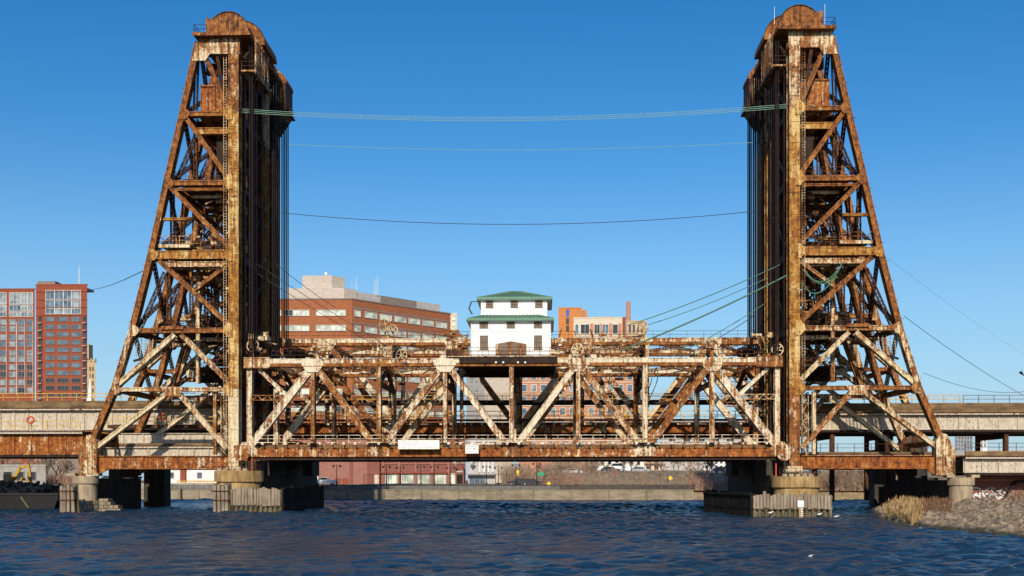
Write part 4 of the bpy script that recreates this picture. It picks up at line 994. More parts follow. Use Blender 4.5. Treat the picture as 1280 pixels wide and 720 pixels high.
def shore_pier(px, label, side, ztop):
    cx = UX(px, 0); R = thing('shore_pier', label, 'pier', (cx, 8, -1), 'bridge piers')
    part('shaft', MB().prismz(drum_poly(cx,0,1.42), -1, ztop-.95), 'concrete_pier', R)
    part('cap', MB().prismz(drum_poly(cx,0,1.62), ztop-.94, ztop), 'concrete_pier', R)
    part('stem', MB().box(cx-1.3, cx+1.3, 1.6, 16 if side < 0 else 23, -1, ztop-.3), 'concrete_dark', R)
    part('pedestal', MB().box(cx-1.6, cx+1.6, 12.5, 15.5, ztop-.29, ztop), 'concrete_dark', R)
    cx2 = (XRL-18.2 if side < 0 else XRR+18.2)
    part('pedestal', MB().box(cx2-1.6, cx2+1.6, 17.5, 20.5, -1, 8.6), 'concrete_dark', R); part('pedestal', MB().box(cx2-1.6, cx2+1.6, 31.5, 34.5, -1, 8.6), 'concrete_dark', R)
    mb = MB(); mb.box(cx+1.0, cx+2.0, -.9, .4, ztop, ztop+.35); mb.box(cx-2.0, cx-1.0, -.9, .4, ztop, ztop+.35); part('bearing_block', mb, 'concrete_pier', R)
    return R
sp = shore_pier(107, 'fluted concrete pier under the foot of the left tower', -1, 4.5)
shore_pier(1201, 'plain round concrete pier on the right bank', 1, 4.3)
cx = UX(107,0); rgs = random.Random(9)
for c in range(3):
    for k in range(9):
        a = -math.pi*(.02+.96*(k+.5*(c%2))/9); sx, sy = cx+1.6*math.cos(a), 1.6*math.sin(a)
        part('stone', MB().frame((sx, sy, .15+c*.52), Vector((-math.sin(a),math.cos(a),0)), Vector((math.cos(a),math.sin(a),0)), Vector((0,0,1)), .27, .2+rgs.uniform(-.02,.04), .235), 'stone_tan', sp)
for c in range(4):
    for k in range(5):
        x = cx+1.8+k*.62+.3*(c%2)-.0*c
        if k > 4-c: continue
        part('stone', MB().box(x-.28, x+.28, -.3+rgs.uniform(-.06,.06), 1.2, .02+c*.42, .39+c*.42), 'stone_tan', sp)

plank_m = {}
def planks_along(R, p, q, zb_, zt_, mat, w=.36, rg=random.Random(3), inward=Vector((0,1,0))):
    p = Vector(p); q = Vector(q); L = (q-p).length; k = int(L/w); d = (q-p)/L; ang = math.atan2(d.y, d.x)
    for j in range(k):
        key = (mat, round(zt_-zb_,2), j%4)
        if key not in plank_m:
            dz = (j%4)*.07; plank_m[key] = MB().box(-w*.46, w*.46, -.09, .09, 0, zt_-zb_-.14+dz).mesh('plank', mat)
        c = p+d*((j+.5)*w); piece('plank', plank_m[key], R, (c.x+rg.uniform(-.01,.01)-inward.x*rg.uniform(0,.05), c.y-inward.y*rg.uniform(0,.05), zb_+rg.uniform(-.12,.06)), (0,rg.gauss(0,.012),ang), (rg.uniform(.82,1.06),rg.uniform(.8,1.6),rg.uniform(.93,1.07)))
def fender(label, x0, x1, Yfr, zt_, side_to, label2):
    R = thing('timber_fender', label, 'fender', ((x0+x1)/2, Yfr+3, -1), 'pier fenders')
    planks_along(R, (x0,Yfr,0), (x1,Yfr,0), .95, zt_, 'timber_grey')
    part('wale', MB().box(x0, x1, Yfr+.1, Yfr+.4, .8, 1.1), 'timber_wet', R); part('wale', MB().box(x0, x1, Yfr+.1, Yfr+.4, zt_-.6, zt_-.3), 'timber_wet', R)
    k = int((x1-x0)/.62); pm = MB().tube((0,0,-1.5), (0,0,2.4), .2, .19, 8).mesh('pile', 'timber_wet', smooth=False)
    for j in range(k+1): piece('pile', pm, R, (x0+.2+j*(x1-x0-.4)/k, Yfr+.28, 0))
    part('crib_wall', MB().box(x0+.1, x1-.1, Yfr+.5, Yfr+.8, -1.5, zt_-.2), 'timber_wet', R)
    (sx, sy) = side_to[-1]; pts = side_to
    for (a, b_) in zip(pts[:-1], pts[1:]):
        n = Vector((b_[1]-a[1], -(b_[0]-a[0]), 0)).normalized()
        planks_along(R, (a[0],a[1],0), (b_[0],b_[1],0), -1.2, zt_-.05, 'timber_shaded', .45, inward=-n*0)
        mb = MB().bar((a[0],a[1],zt_-.1), (b_[0],b_[1],zt_-.1), .5, .25, (0,0,1)); mb.bar((a[0],a[1],1.0), (b_[0],b_[1],1.0), .3, .3, (0,0,1)); part('wale', mb, 'timber_shaded', R)
    mb = MB().prismz([(x0+.3,Yfr+.9),(x1-.3,Yfr+.9),(x1-.3,-2.9),(x0+.3,-3.2)], zt_-.9, zt_-.5); part('deck', mb, 'timber_wet', R)
    return R
ya = -6.5; xa, xb = UX(287,ya), UX(352,ya)
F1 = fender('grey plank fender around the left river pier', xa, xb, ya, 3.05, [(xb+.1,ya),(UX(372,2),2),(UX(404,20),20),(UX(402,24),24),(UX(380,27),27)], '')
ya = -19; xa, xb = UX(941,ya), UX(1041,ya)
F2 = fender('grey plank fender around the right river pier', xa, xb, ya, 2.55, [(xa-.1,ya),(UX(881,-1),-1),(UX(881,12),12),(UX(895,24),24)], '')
def pile_cluster(R_or_label, px0, px1, ya, zt_, thing_=None, mat='timber_grey'):
    xa, xb = UX(px0,ya), UX(px1,ya); R = thing_ or thing('pile_dolphin', R_or_label, 'dolphin', ((xa+xb)/2, ya+.6, -1))
    n = max(4, int((xb-xa)/.42)); rg = random.Random(px0)
    for row in range(3):
        for j in range(n):
            x = xa+.2+(xb-xa-.4)*j/(n-1)+.1*row; part('pile', MB().tube((x+rg.uniform(-.1,.1)*1.5,ya+row*.45,-1.5), (x*.9+.1*(xa+xb)/2,ya+row*.4,zt_+rg.uniform(-.25,.2)), .23, .2, 8), mat if row == 0 else 'timber_wet', R)
    for zz in (1.5, 2.6): part('band', MB().box(xa-.02, xb+.02, ya-.27, ya-.22, zz, zz+.14).box(xa-.04, xa+.02, ya-.27, ya+1.1, zz, zz+.14).box(xb-.02, xb+.04, ya-.27, ya+1.1, zz, zz+.14), 'steel_dark', R)
    return R
pile_cluster('banded timber pile cluster left of the left tower pier', 74, 93, -6, 3.3)
pile_cluster('banded timber pile cluster at the corner of the left river pier fender', 265.5, 286, -7.2, 3.5)
# tide gauge board on the right fender
q = U(1001,640,-19.3); R = thing('tide_gauge', 'white and tan tide gauge board on the right river fender', 'gauge', (q.x, -19.25, -.3))
part('board', MB().box(q.x-.2, q.x+.2, -19.25, -19.15, -.3, 1.7), 'concrete_ochre', R); part('top_plate', MB().box(q.x-.32, q.x+.32, -19.27, -19.255, 1.1, 1.8), 'sign_white', R)
mb = MB()
for k in range(5): mb.box(q.x+.0, q.x+.25, -19.275, -19.256, -.1+k*.24, .0+k*.24)
part('marks', mb, 'sign_white', R)
q = U(1062-92, 590, -2.3)
for px, nm in ((315,'thin orange post on the left river pier'),(970,'thin orange post on the right river pier')):
    zz = 5.15 if px < 600 else 4.45; x = UX(px,-1); solo('marker_post', MB().tube((x,-1,zz), (x,-1,zz+1.6), .09, n=8), 'orange_ring', nm, 'post')

# ================================================================ cables
def cable(pts_px, r, mat, label, sag=0, n=18, group=None):
    (pa, Ya), (pb, Yb) = pts_px; a = U(*pa, Ya); c = U(*pb, Yb); pts = []
    for i in range(n+1):
        f = i/n; p = a.lerp(c, f); p.z -= sag*4*f*(1-f); pts.append(p)
    return solo('cable', MB().path(pts, r, 5), mat, label, 'cable', loc=a, group=group)
for i, dz in enumerate((0, 2.2, 4.4)):
    cable((((300,136+dz),.8),((986,130+dz),.8)), .03, 'cable_pale', ['top','middle','lowest'][i]+' of the three pale green cables strung between the tower tops', 1.35)
cable((((352,180),14),((944,178),14)), .028, 'cable_pale', 'faint single green cable between the towers under the upper bundle', .9)
cable((((352,266),14),((944,264),14)), .045, 'cable_dark', 'single dark sagging wire between the towers', 1.7)
for i, (a, c, r, m_) in enumerate((((975,331),(784,407),.06,'cable_green'),((962,346),(810,406),.05,'cable_green'),((984,344),(776,438),.11,'cable_green'),((955,380),(834,448),.05,'cable_green'),((946,392),(847,448),.05,'cable_dark'))):
    cable(((a, -.2 if i in (0,2) else 6),(c, 6)), r, m_, ['uppermost green cable slanting from the right tower to the span','second green cable below the uppermost slanting one','thickest green cable slanting from the right tower to the span','fourth slanting cable, thin green, right of the thick one','lowest slanting dark cable at the right end of the span'][i], .35)
for i, (a, c) in enumerate((((303,330),(470,432)),((303,318),(480,430)),((345,330),(420,385)))):
    cable(((a, 6),(c, 8)), .04, 'cable_dark', ['thin dark wire slanting from the left tower to the span','second thin dark wire slanting from the left tower to the span','short dark wire slanting from the rear left tower'][i], .2)
cable((((1130,395),0),((1290,500),40)), .035, 'cable_dark', 'dark wire leaving the right tower towards the right edge', .5)
cable((((1154,466),0),((1290,488),60)), .03, 'cable_dark', 'loose curling wire right of the right tower', 1.2)
cable((((1100,315),0),((1300,455),60)), .012, 'cable_dark', 'faint thin wire high on the right of the tower', .6)
cable((((112,362),180),((182,337),1)), .06, 'cable_dark', 'wire from the red high rise to the left tower', .6)
# looped green cables on the right tower
for i, (a, mid, c) in enumerate((((1003,336),(1032,376),(1052,330)),((1006,338),(1028,371),(1054,327)),((1002,350),(1016,386),(1046,345)))):
    A, Mi, Cc = U(*a,-.5), U(*mid,-.5), U(*c,-.5); pts = []
    for k in range(15):
        f = k/14; pts.append(A*(1-f)**2+Mi*2*f*(1-f)*1.0+Cc*f*f)
    solo('looped_cable', MB().path(pts, .075, 5), 'cable_green', ['outer','inner','lower'][i]+' green cable loop hanging on the right tower', 'cable', loc=A)
for i, px in enumerate((652+6, 663)):
    a = U(815-0+i*7, 462, 7); pts = [a+Vector((.25*math.sin(k*.6)-(k*.12), 0, -k*.55)) for k in range(8)]
    solo('hanging_cable', MB().path(pts, .06, 5), 'cable_green', ['left','right'][i]+' dangling green cable end under the right half of the top bracing', 'cable', loc=a)
# ================================================================ background buildings
def brick(name, col, mortar=.75, scale=.9):
    m, t, b = newmat(name); p = wpos(t)
    n = noise(t, p, scale, 5, .7); n2 = noise(t, mapping(t, p, (.25,.25,3)), 1.0, 2, .5)
    v = math_(t, 'ADD', math_(t, 'MULTIPLY', n, .6), math_(t, 'MULTIPLY', n2, .4))
    t.links.new(ramp(t, v, [(.35, tuple(c*.8 for c in col)), (.65, tuple(min(1,c*1.18) for c in col))]), b.inputs['Base Color'])
    b.inputs['Roughness'].default_value = .9; b.inputs['Specular IOR Level'].default_value = .2
brick('brick_red', (.25,.068,.036)); brick('brick_office', (.31,.11,.048)); brick('brick_hall', (.29,.135,.105)); brick('brick_hall_dark', (.22,.085,.065))
brick('brick_orange', (.52,.20,.06)); brick('brick_salmon', (.46,.22,.13)); brick('stone_cream', (.60,.52,.40)); brick('stone_tan_b', (.46,.34,.20)); brick('panel_grey', (.30,.29,.29)); brick('panel_beige', (.48,.42,.35)); brick('panel_brown', (.22,.18,.155))
brick('panel_white', (.70,.68,.64)); brick('panel_pale', (.42,.40,.38))
def glass(name, col, rough=.08, spec=.6):
    m, t, b = newmat(name); p = wpos(t); n = noise(t, p, .35, 2, .5)
    t.links.new(ramp(t, n, [(.35, tuple(c*.55 for c in col)), (.65, tuple(min(1,c*1.3) for c in col))]), b.inputs['Base Color'])
    b.inputs['Roughness'].default_value = rough; b.inputs['Specular IOR Level'].default_value = spec
glass('glass_blue', (.10,.15,.20)); glass('glass_blind', (.52,.56,.46), .3); glass('glass_dark', (.03,.035,.04)); glass('glass_pale', (.24,.28,.29), .15); glass('glass_cobalt', (.02,.09,.55), .2)
WM = {}
def window_mesh(w_, h_, fm, gm):
    k = (round(w_,1), round(h_,1), fm, gm)
    if k not in WM:
        t_ = .14; f = MB()
        f.box(-w_/2-t_, -w_/2, -.22, 0, -h_/2, h_/2); f.box(w_/2, w_/2+t_, -.22, 0, -h_/2, h_/2); f.box(-w_/2-t_, w_/2+t_, -.22, 0, h_/2, h_/2+t_); f.box(-w_/2-t_, w_/2+t_, -.3, 0, -h_/2-t_, -h_/2)
        nb = max(0, round(w_/1.6)-1)
        for i in range(nb): x = -w_/2+w_*(i+1)/(nb+1); f.box(x-.05, x+.05, -.12, 0, -h_/2, h_/2)
        g = MB().box(-w_/2, w_/2, -.05, -.01, -h_/2, h_/2)
        WM[k] = (f.mesh('window', fm), g.mesh('pane', gm))
    return WM[k]
def put_window(parent, c, w_, h_, rotz, fm, gm):
    a, g = window_mesh(w_, h_, fm, gm); f = piece('window', a, parent, c, (0,0,rotz)); 
    o = bpy.data.objects.new('pane', g); C.objects.link(o); o.parent = f
class Bld:
    def __init__(s, name, label, px0, px1, ptop, Y, depth, mat, zb=2.4, group=None, cat='building'):
        s.Y = Y; s.x0, s.x1 = UX(px0,Y), UX(px1,Y); s.zb = zb; s.zt = UZ((px0+px1)/2, ptop, Y); s.depth = depth
        s.R = thing(name, label, cat, ((s.x0+s.x1)/2, Y+depth/2, zb), group)
        sk = ((s.x0+s.x1)/2-CAM.x)/(Y-CAM.y)*depth; s.sk = sk/depth      # footprint sheared along the camera's sight line, so side walls stay hidden
        part('wall', MB().prismz([(s.x0,Y),(s.x1,Y),(s.x1+sk,Y+depth),(s.x0+sk,Y+depth)], zb, s.zt), mat, s.R)
        part('parapet', MB().box(s.x0-.15, s.x1+.15, Y-.15, Y+.35, s.zt-.02, s.zt+.5).box(s.x0-.15+sk, s.x1+.15+sk, Y+depth-.35, Y+depth+.15, s.zt-.02, s.zt+.5), mat, s.R)
    def box(s, name, px0, px1, py0, py1, ya, yb, mat):
        dx = s.sk*ya if ya > .5 else 0
        return part(name, MB().box(UX(px0,s.Y)+dx, UX(px1,s.Y)+dx, s.Y+ya, s.Y+yb, UZ(640,py1,s.Y), UZ(640,py0,s.Y)), mat, s.R)
    def win(s, px0, py0, px1, py1, gm='glass_blue', fm='panel_pale', ya=0):
        a = U(px0,py1,s.Y); c = U(px1,py0,s.Y); q = (a+c)/2; put_window(s.R, (q.x, s.Y-.005+ya, q.z), c.x-a.x, c.z-a.z, 0, fm, gm)
rb = random.Random(31)
# --- red brick high rise, two blocks
b1 = Bld('brick_tower', 'red brick high rise block with balconies at its corner', 45, 109, 356.5, 360, 26, 'brick_red')
b1.box('penthouse', 46.5, 69, 346.5, 357, 4, 14, 'panel_brown'); b1.box('roof_plant', 88, 108, 355, 357.5, 3, 12, 'panel_grey')
for j, y in enumerate((399,408.6,418,427.8,437.3,447,456.5,466,475.5,485,494.6)):
    for a, c in ((57.5,68),(72,85.5),(89.8,101)): b1.win(a, y-2.6, c, y+2.6, 'glass_blue' if j < 8 else 'glass_dark', 'panel_brown')
    for a, c in ((48.5,52.5),(104.2,108.3)):
        b1.box('balcony', a-.3, c+.3, y+2.2, y+3.4, -1.2, -.01, 'panel_grey'); b1.win(a, y-3, c, y+2, 'glass_dark', 'brick_red')
for j, (y0_, y1_) in enumerate(((363,374),(375.4,384.4),(385.6,392.4))):
    for a, c in ((57.5,68),(68.8,79),(79.8,89),(90,101)): b1.win(a, y0_, c, y1_, 'glass_blue' if rb.random() < .6 else 'glass_pale', 'panel_white')
for y in (362,372,382,392): b1.box('ledge', 45, 109, y-.3, y+.3, -.35, -.01, 'brick_red')
b2 = Bld('brick_tower', 'red brick high rise block at the left edge with paired windows', -46, 43.5, 362, 366, 26, 'brick_red')
for a, c in ((-40,-32),(-27,-20),(-12,-4),(0.5,8),(12,19.2),(23,31),(34,41)):
    for j, y in enumerate((402.6,411,421.5,430,441,449,459,468,478,487.6)):
        b2.win(a, y-3.2, c, y+3.2, rb.choice(['glass_pale','glass_pale','glass_blue']) if j < 6 else rb.choice(['glass_dark','glass_pale']), 'panel_grey')
    b2.box('mullion', c-.2 if a != 12 else c+1, (c+.6) if a != 12 else c+2.2, 400, 492, -.2, -.01, 'panel_pale')
for a, c in ((-40,-24),(-20,-8),(-4,8),(12,26),(27,34),(35,41)):
    for y0_, y1_ in ((366,380),(381.5,389),(390.5,395.5)): b2.win(a, y0_, c, y1_, 'glass_pale' if rb.random() < .7 else 'glass_blue', 'panel_white')
b2.box('roof_plant', 18, 32, 361, 363.5, 5, 12, 'panel_pale')
solo('mast', MB().tube(U(99,356,368), U(99,332,368), .22, .12, 6), 'white_paint', 'white mast on the roof of the red high rise', 'mast')
b3 = Bld('stone_tower', 'tan stone tower peeking out right of the red high rise', 107, 119.5, 451, 520, 20, 'stone_tan_b')
b3.box('turret', 107, 111, 428, 452, 2, 8, 'stone_tan_b')
for px in (108.3,113.8,118.6): b3.box('pinnacle', px-.6, px+.6, 446, 451.2, 0, 1.5, 'stone_tan_b')
for y in (461,470,479,488):
    for px in (112,115.5): b3.win(px, y-2.5, px+1.6, y+2.5, 'glass_dark', 'stone_tan_b')
# steeple
Y = 330; x = UX(112.6,Y); R = thing('church_steeple', 'slim white church steeple in front of the tan tower', 'steeple', (x, Y, 2.4))
zt = UZ(640,470,Y); z1 = UZ(640,497,Y); part('spire', MB().tube((x,Y,z1), (x,Y,zt), 1.1, .05, 8), 'white_wall', R); part('tower', MB().box(x-1.1, x+1.1, Y-1.1, Y+1.1, 2.4, z1), 'white_wall', R)
part('finial', MB().tube((x,Y,zt), (x,Y,zt+1.2), .06, n=5), 'white_paint', R)
b4 = Bld('pale_building', 'pale building with small windows seen through the left tower', 258, 286, 461, 420, 20, 'panel_white')
for y in (470,478.5,487,495): 
    for px in (265,274,281): b4.win(px, y-3, px+2.4, y+3, 'glass_dark', 'panel_white')

# --- office block: one face square on, one receding
Yo = 262; A0 = U(352, 374, Yo); A1 = U(440, 374, Yo); d2 = (262+139.95)*226/207-139.95; B1 = U(563, 393, d2)
zt = A1.z; R = thing('office_building', 'brown brick office block with pale window strips and grey roof plant', 'office building', ((A0.x+B1.x)/2, (Yo+d2)/2, 2.5))
poly = [(A0.x-8, Yo), (A1.x, Yo), (B1.x, B1.y), (B1.x-20, B1.y+24), (A0.x-8, Yo+40)]
part('wall', MB().prismz(poly, 2.5, zt), 'brick_office', R)
mb = MB()
for p, q in zip(poly, poly[1:]+poly[:1]): mb.bar((p[0],p[1],zt+.12), (q[0],q[1],zt+.12), .5, .5, (0,0,1))
part('coping', mb, 'panel_brown', R)
dv = Vector((B1.x-A1.x, B1.y-Yo, 0)); Lr = dv.length; dv /= Lr; ang = math.atan2(dv.y, dv.x)
floors = [zt-(391-374)*.287-0, zt-(410-374)*.287, zt-(429-374)*.287, zt-(448-374)*.287, zt-(468-374)*.287, zt-(490-374)*.287, zt-(512-374)*.287]
for fz in floors:
    for a, c in ((340,352),(356,387),(395,432.5)):
        xa, xb = UX(a,Yo), UX(c,Yo); n = max(1, round((xb-xa)/3.2))
        for k in range(n): put_window(R, (xa+(k+.5)*(xb-xa)/n, Yo-.01, fz), (xb-xa)/n-.28, 2.0, 0, 'panel_pale', 'glass_blind' if rb.random() < .85 else 'glass_dark')
    n = 7; pos = [.8]+[5.6+i*(Lr-6.6)/6 for i in range(6)]
    for i, s_ in enumerate(pos):
        wd = 2.6 if i == 0 else (Lr-6.6)/6-1.5; c = A1+dv*(s_+wd/2+.4); put_window(R, (c.x+dv.y*.01, c.y-dv.x*.01, fz), wd, 2.1, ang, 'panel_pale', 'glass_blind')
    part('band', MB().bar((A1.x+dv.y*.04, A1.y-dv.x*.04, fz+1.9), (B1.x+dv.y*.04, B1.y-dv.x*.04, fz+1.9), .5, .12, (dv.y,-dv.x,0)), 'panel_brown', R)
# penthouse
def pxz(py): return UZ(440, py, Yo+5)
xa, xb = UX(359,Yo+5), UX(430,Yo+5); pv = MB().prismz([(xa,Yo+5),(xb,Yo+5),(xb+dv.x*6,Yo+5+dv.y*6),(xa,Yo+24)], zt+.3, pxz(360)); part('penthouse', pv, 'panel_beige', R)
xa2, xb2 = UX(378,Yo+7), UX(415,Yo+7); part('plant_room', MB().prismz([(xa2,Yo+7),(xb2,Yo+7),(xb2+dv.x*6,Yo+7+dv.y*6),(xa2+4,Yo+16)], pxz(360), pxz(343)), 'panel_beige', R)
q0 = Vector((xb,Yo+5,0)); 
for i, (f0, f1, mt) in enumerate(((.14,.36,'panel_pale'),(.36,.74,'panel_brown'),(.74,1.0,'panel_pale'))):
    s0, s1 = f0*Lr*.98, f1*Lr*.98; pa = q0+dv*s0; pb = q0+dv*s1; nn = Vector((-dv.y,dv.x,0))*9
    part('roof_plant', MB().prismz([(pa.x,pa.y),(pb.x,pb.y),(pb.x+nn.x,pb.y+nn.y),(pa.x+nn.x,pa.y+nn.y)], zt+.3, pxz(361)-.3), mt, R)
for px, h in ((446,9),(444,6),(440,5.5),(470,8),(472,10),(468,7)):
    c = U(px, 362, Yo+16); part('antenna', MB().tube(c-Vector((0,0,2)), c+Vector((0,0,h*.55)), .09, .05, 5), 'white_paint', R)
dm = U(407.5,341,Yo+10); part('roof_dome', MB().tube(dm-Vector((0,0,1)), dm+Vector((0,0,.3)), .6, .35, 8), 'white_paint', R)
b = Bld('pale_building', 'narrow pale green building right of the brown office block', 563, 571, 393, 330, 14, 'stone_cream')
for y in (398,405,412): b.win(565, y-2, 569, y+2, 'glass_blind', 'stone_cream')
# --- orange block and neighbours right of the house
b = Bld('orange_building', 'orange brick block with a blue glazed strip on top', 698, 727, 385.5, 420, 20, 'brick_orange')
b.win(707.5, 387, 711.3, 396, 'glass_cobalt', 'brick_orange'); b.win(707.5, 398, 711.3, 405, 'glass_dark', 'brick_orange'); b.win(707.5, 407, 711.3, 414, 'glass_dark', 'brick_orange')
b.box('side_block', 724, 735.5, 395, 470, 2, 15, 'brick_orange'); b.box('roof_step', 728, 733.5, 386.5, 396, 3, 9, 'brick_orange')
b = Bld('apartment_building', 'cream topped apartment block with orange piers right of the orange one', 717, 781, 398, 380, 20, 'stone_cream')
b.box('roof_plant', 743, 769, 394.5, 398, 5, 12, 'brick_orange')
for fl in range(9):
    y = 412+fl*16
    for i, (a, c) in enumerate(((719,723),(726,736.5),(743,749.5),(753,760.5),(766,772))): b.win(a, y-6.3, c, y+5.2, 'glass_dark' if (i+fl)%3 else 'glass_blue', 'panel_white')
for a, c in ((737.5,742),(750,752.5),(761,765.5),(772.5,777)): b.box('pier', a, c, 405, 560, -.5, -.01, 'brick_salmon')
for fl in range(9): b.box('floor_band', 717, 781, 418.6+fl*16, 420.6+fl*16, -.35, -.012, 'stone_cream')
b.box('red_wall', 778, 782, 397, 560, -.7, 4, 'brick_red')
b = Bld('tan_building', 'tan building with tall piers beside the brick chimney', 783, 808, 402, 400, 16, 'stone_tan_b')
for px in (786,791,796,801): 
    for y in (411,425,439): b.win(px, y-5, px+2.6, y+5, 'glass_dark', 'stone_cream')
c0 = U(785.5,402,430); solo('chimney', MB().tube((c0.x,430,2.4), U(785.5,377,430), 1.6, 1.1, 10), 'brick_salmon', 'tall thin brick chimney right of the apartment block', 'chimney')
# lower blocks visible through the truss
b = Bld('brick_housing', 'salmon brick housing with rows of windows behind the centre of the truss', 648, 806, 462, 300, 16, 'brick_salmon')
for fl in range(7):
    y = 471+fl*14.6
    for i in range(13): a = 652+i*12; b.win(a, y-4.6, a+6.4, y+3.6, 'glass_blue' if (i*3+fl)%4 else 'glass_pale', 'panel_white')
    b.box('floor_band', 648, 806, y+6.6, y+7.6, -.3, -.012, 'stone_cream')
b = Bld('beige_block', 'blank beige block behind the left centre of the truss', 606, 641, 463, 340, 20, 'panel_beige')
b.box('side_panel', 583, 606, 466, 570, 0, 15, 'panel_grey')
for y in (474,486): 
    for px in (588,594): b.win(px, y-3, px+3, y+3, 'glass_pale', 'panel_grey')
b = Bld('brick_hall', 'long red brick hall with tall pale ground floor windows', 476, 582, 531, 190, 30, 'brick_hall_dark', zb=2.7)
for i in range(5):
    a = 482+i*20.4; b.win(a, 592.5, a+14.5, 605, 'glass_blind', 'panel_white')
    b.box('pilaster', a-4.2, a-1.6, 560, 606, -.5, -.01, 'brick_hall'); b.box('band_block', a-3.7, a-1.2, 571, 577, -.7, -.51, 'panel_beige')
    for y in (541,553): b.win(a+2, y-3, a+11, y+3, 'glass_dark', 'brick_hall')
b.box('string_course', 476, 582, 579, 580.3, -.3, -.011, 'brick_hall'); b.box('awning', 476, 560, 590.3, 591.8, -1.0, -.012, 'brick_red')
b.box('porch', 570, 581, 586, 606.5, -3, -.01, 'brick_hall_dark'); b.box('porch_sign', 571.5, 579.5, 588.5, 590.5, -3.2, -3.01, 'panel_pale'); b.box('doorway', 572, 578.5, 593.5, 606, -3.1, -3.01, 'dark_hole')
b = Bld('brick_hall', 'pink brick hall with plain walls behind the left river pier', 366, 475, 548, 196, 26, 'brick_hall', zb=2.7)
b.box('corner_tower', 460, 475.5, 540, 606, -1.5, 6, 'brick_hall_dark'); b.box('recess', 437, 441, 560, 606, -.3, -.01, 'brick_hall_dark')
b.box('garage_door', 373, 398, 590.5, 606, -.3, -.01, 'panel_white')
for a in (419,428): b.box('service_door', a, a+7, 598, 606, -.25, -.01, 'brick_red')
b.box('white_van_bay', 469, 474.5, 593, 606, -1.8, -1.51, 'stone_cream')
b = Bld('grey_building', 'grey panelled building with white fins right of the brick hall', 585, 619, 548, 186, 20, 'panel_pale', zb=2.7)
for px in (599,604.5,610,615.5): b.box('fin', px, px+1.6, 552, 590, -.5, -.01, 'panel_white')
b.win(587, 595, 606, 605, 'glass_blue', 'panel_grey'); b.box('canopy', 585, 619, 592.5, 594, -2, -.01, 'panel_grey')
for px in (567,576,588): # floodlights on brackets
    c = U(px, 574+abs(576-px)*.2, 184); solo('floodlight', MB().tube(c, c+Vector((.9,-.6,-.7)), .35, .75, 8).bar(c, c+Vector((0,5,.6)), .12, .12), 'white_paint', {567:'left',576:'middle',588:'right'}[px]+' of the white floodlights above the brick porch', 'floodlight', group='floodlights')
b = Bld('white_block', 'long white block behind the bare trees on the bank', 735, 805, 569, 230, 16, 'panel_white', zb=5)
for i in range(7): b.win(742+i*9, 575, 746+i*9, 581, 'glass_dark', 'panel_white')
b = Bld('tan_house', 'cream and tan house with balconies behind the bare trees', 806, 826, 560, 225, 12, 'stone_cream', zb=5)
for y in (566,575,584,592): 
    for px in (808,818): b.win(px, y-3, px+5, y+2.5, 'glass_dark', 'brick_salmon')
    b.box('balcony', 806, 826, y+3.4, y+4.6, -1.3, -.01, 'stone_tan_b')
b = Bld('grey_shed', 'low pale shed behind the right end of the truss', 828, 945, 528, 260, 20, 'panel_pale', zb=5)
b.box('roof_edge', 827, 946, 526, 529.5, -.5, 20, 'panel_grey')
for i in range(6): b.win(836+i*18, 540, 845+i*18, 552, 'glass_dark', 'panel_white')
b = Bld('apartment_building', 'pale flats with many small windows behind trees right of centre', 880, 935, 572, 235, 14, 'panel_white', zb=5)
for y in (577,584,591): 
    for i in range(9): b.win(882+i*6, y-2, 885+i*6, y+2, 'glass_dark', 'panel_white')
b = Bld('glass_office', 'dark gridded office block far away at the right', 1193, 1216, 539, 700, 30, 'panel_grey')
for y in (543,547.5,552,556.5,561): 
    for i in range(6): b.win(1194+i*3.7, y-1.6, 1196.6+i*3.7, y+1.6, 'glass_blue', 'panel_pale')
b = Bld('glass_office', 'pale hazy office block far away at the right', 1219, 1234, 540, 900, 30, 'panel_white')
for y in (545,551,557): 
    for i in range(3): b.win(1220.5+i*4.6, y-2, 1223.5+i*4.6, y+2, 'glass_pale', 'panel_white')
b = Bld('low_shed', 'low far shed along the right horizon', 1236, 1330, 563, 600, 30, 'panel_pale')
# left bank sheds behind the barge
b = Bld('concrete_shed', 'long low concrete shed behind the barge', -30, 57, 583, 150, 14, 'concrete_grey', zb=2.7)
for a in (5,20,35): b.win(a, 590, a+10, 600, 'glass_dark', 'panel_grey')
b = Bld('concrete_shed', 'dark roofed shed left of the tower pier', 57, 100, 573, 210, 14, 'panel_brown', zb=2.7)
b = Bld('white_shed', 'white site building seen under the left tower girder', 196, 290, 586, 200, 12, 'panel_white', zb=2.7)
b.box('red_column', 226.5, 233, 586, 601, -1, -.01, 'brick_red'); b.box('red_panel', 272, 286, 588, 596, -.3, -.01, 'brick_red')
for a in (203,212,247): b.win(a, 591, a+5, 597, 'glass_blue', 'panel_grey')
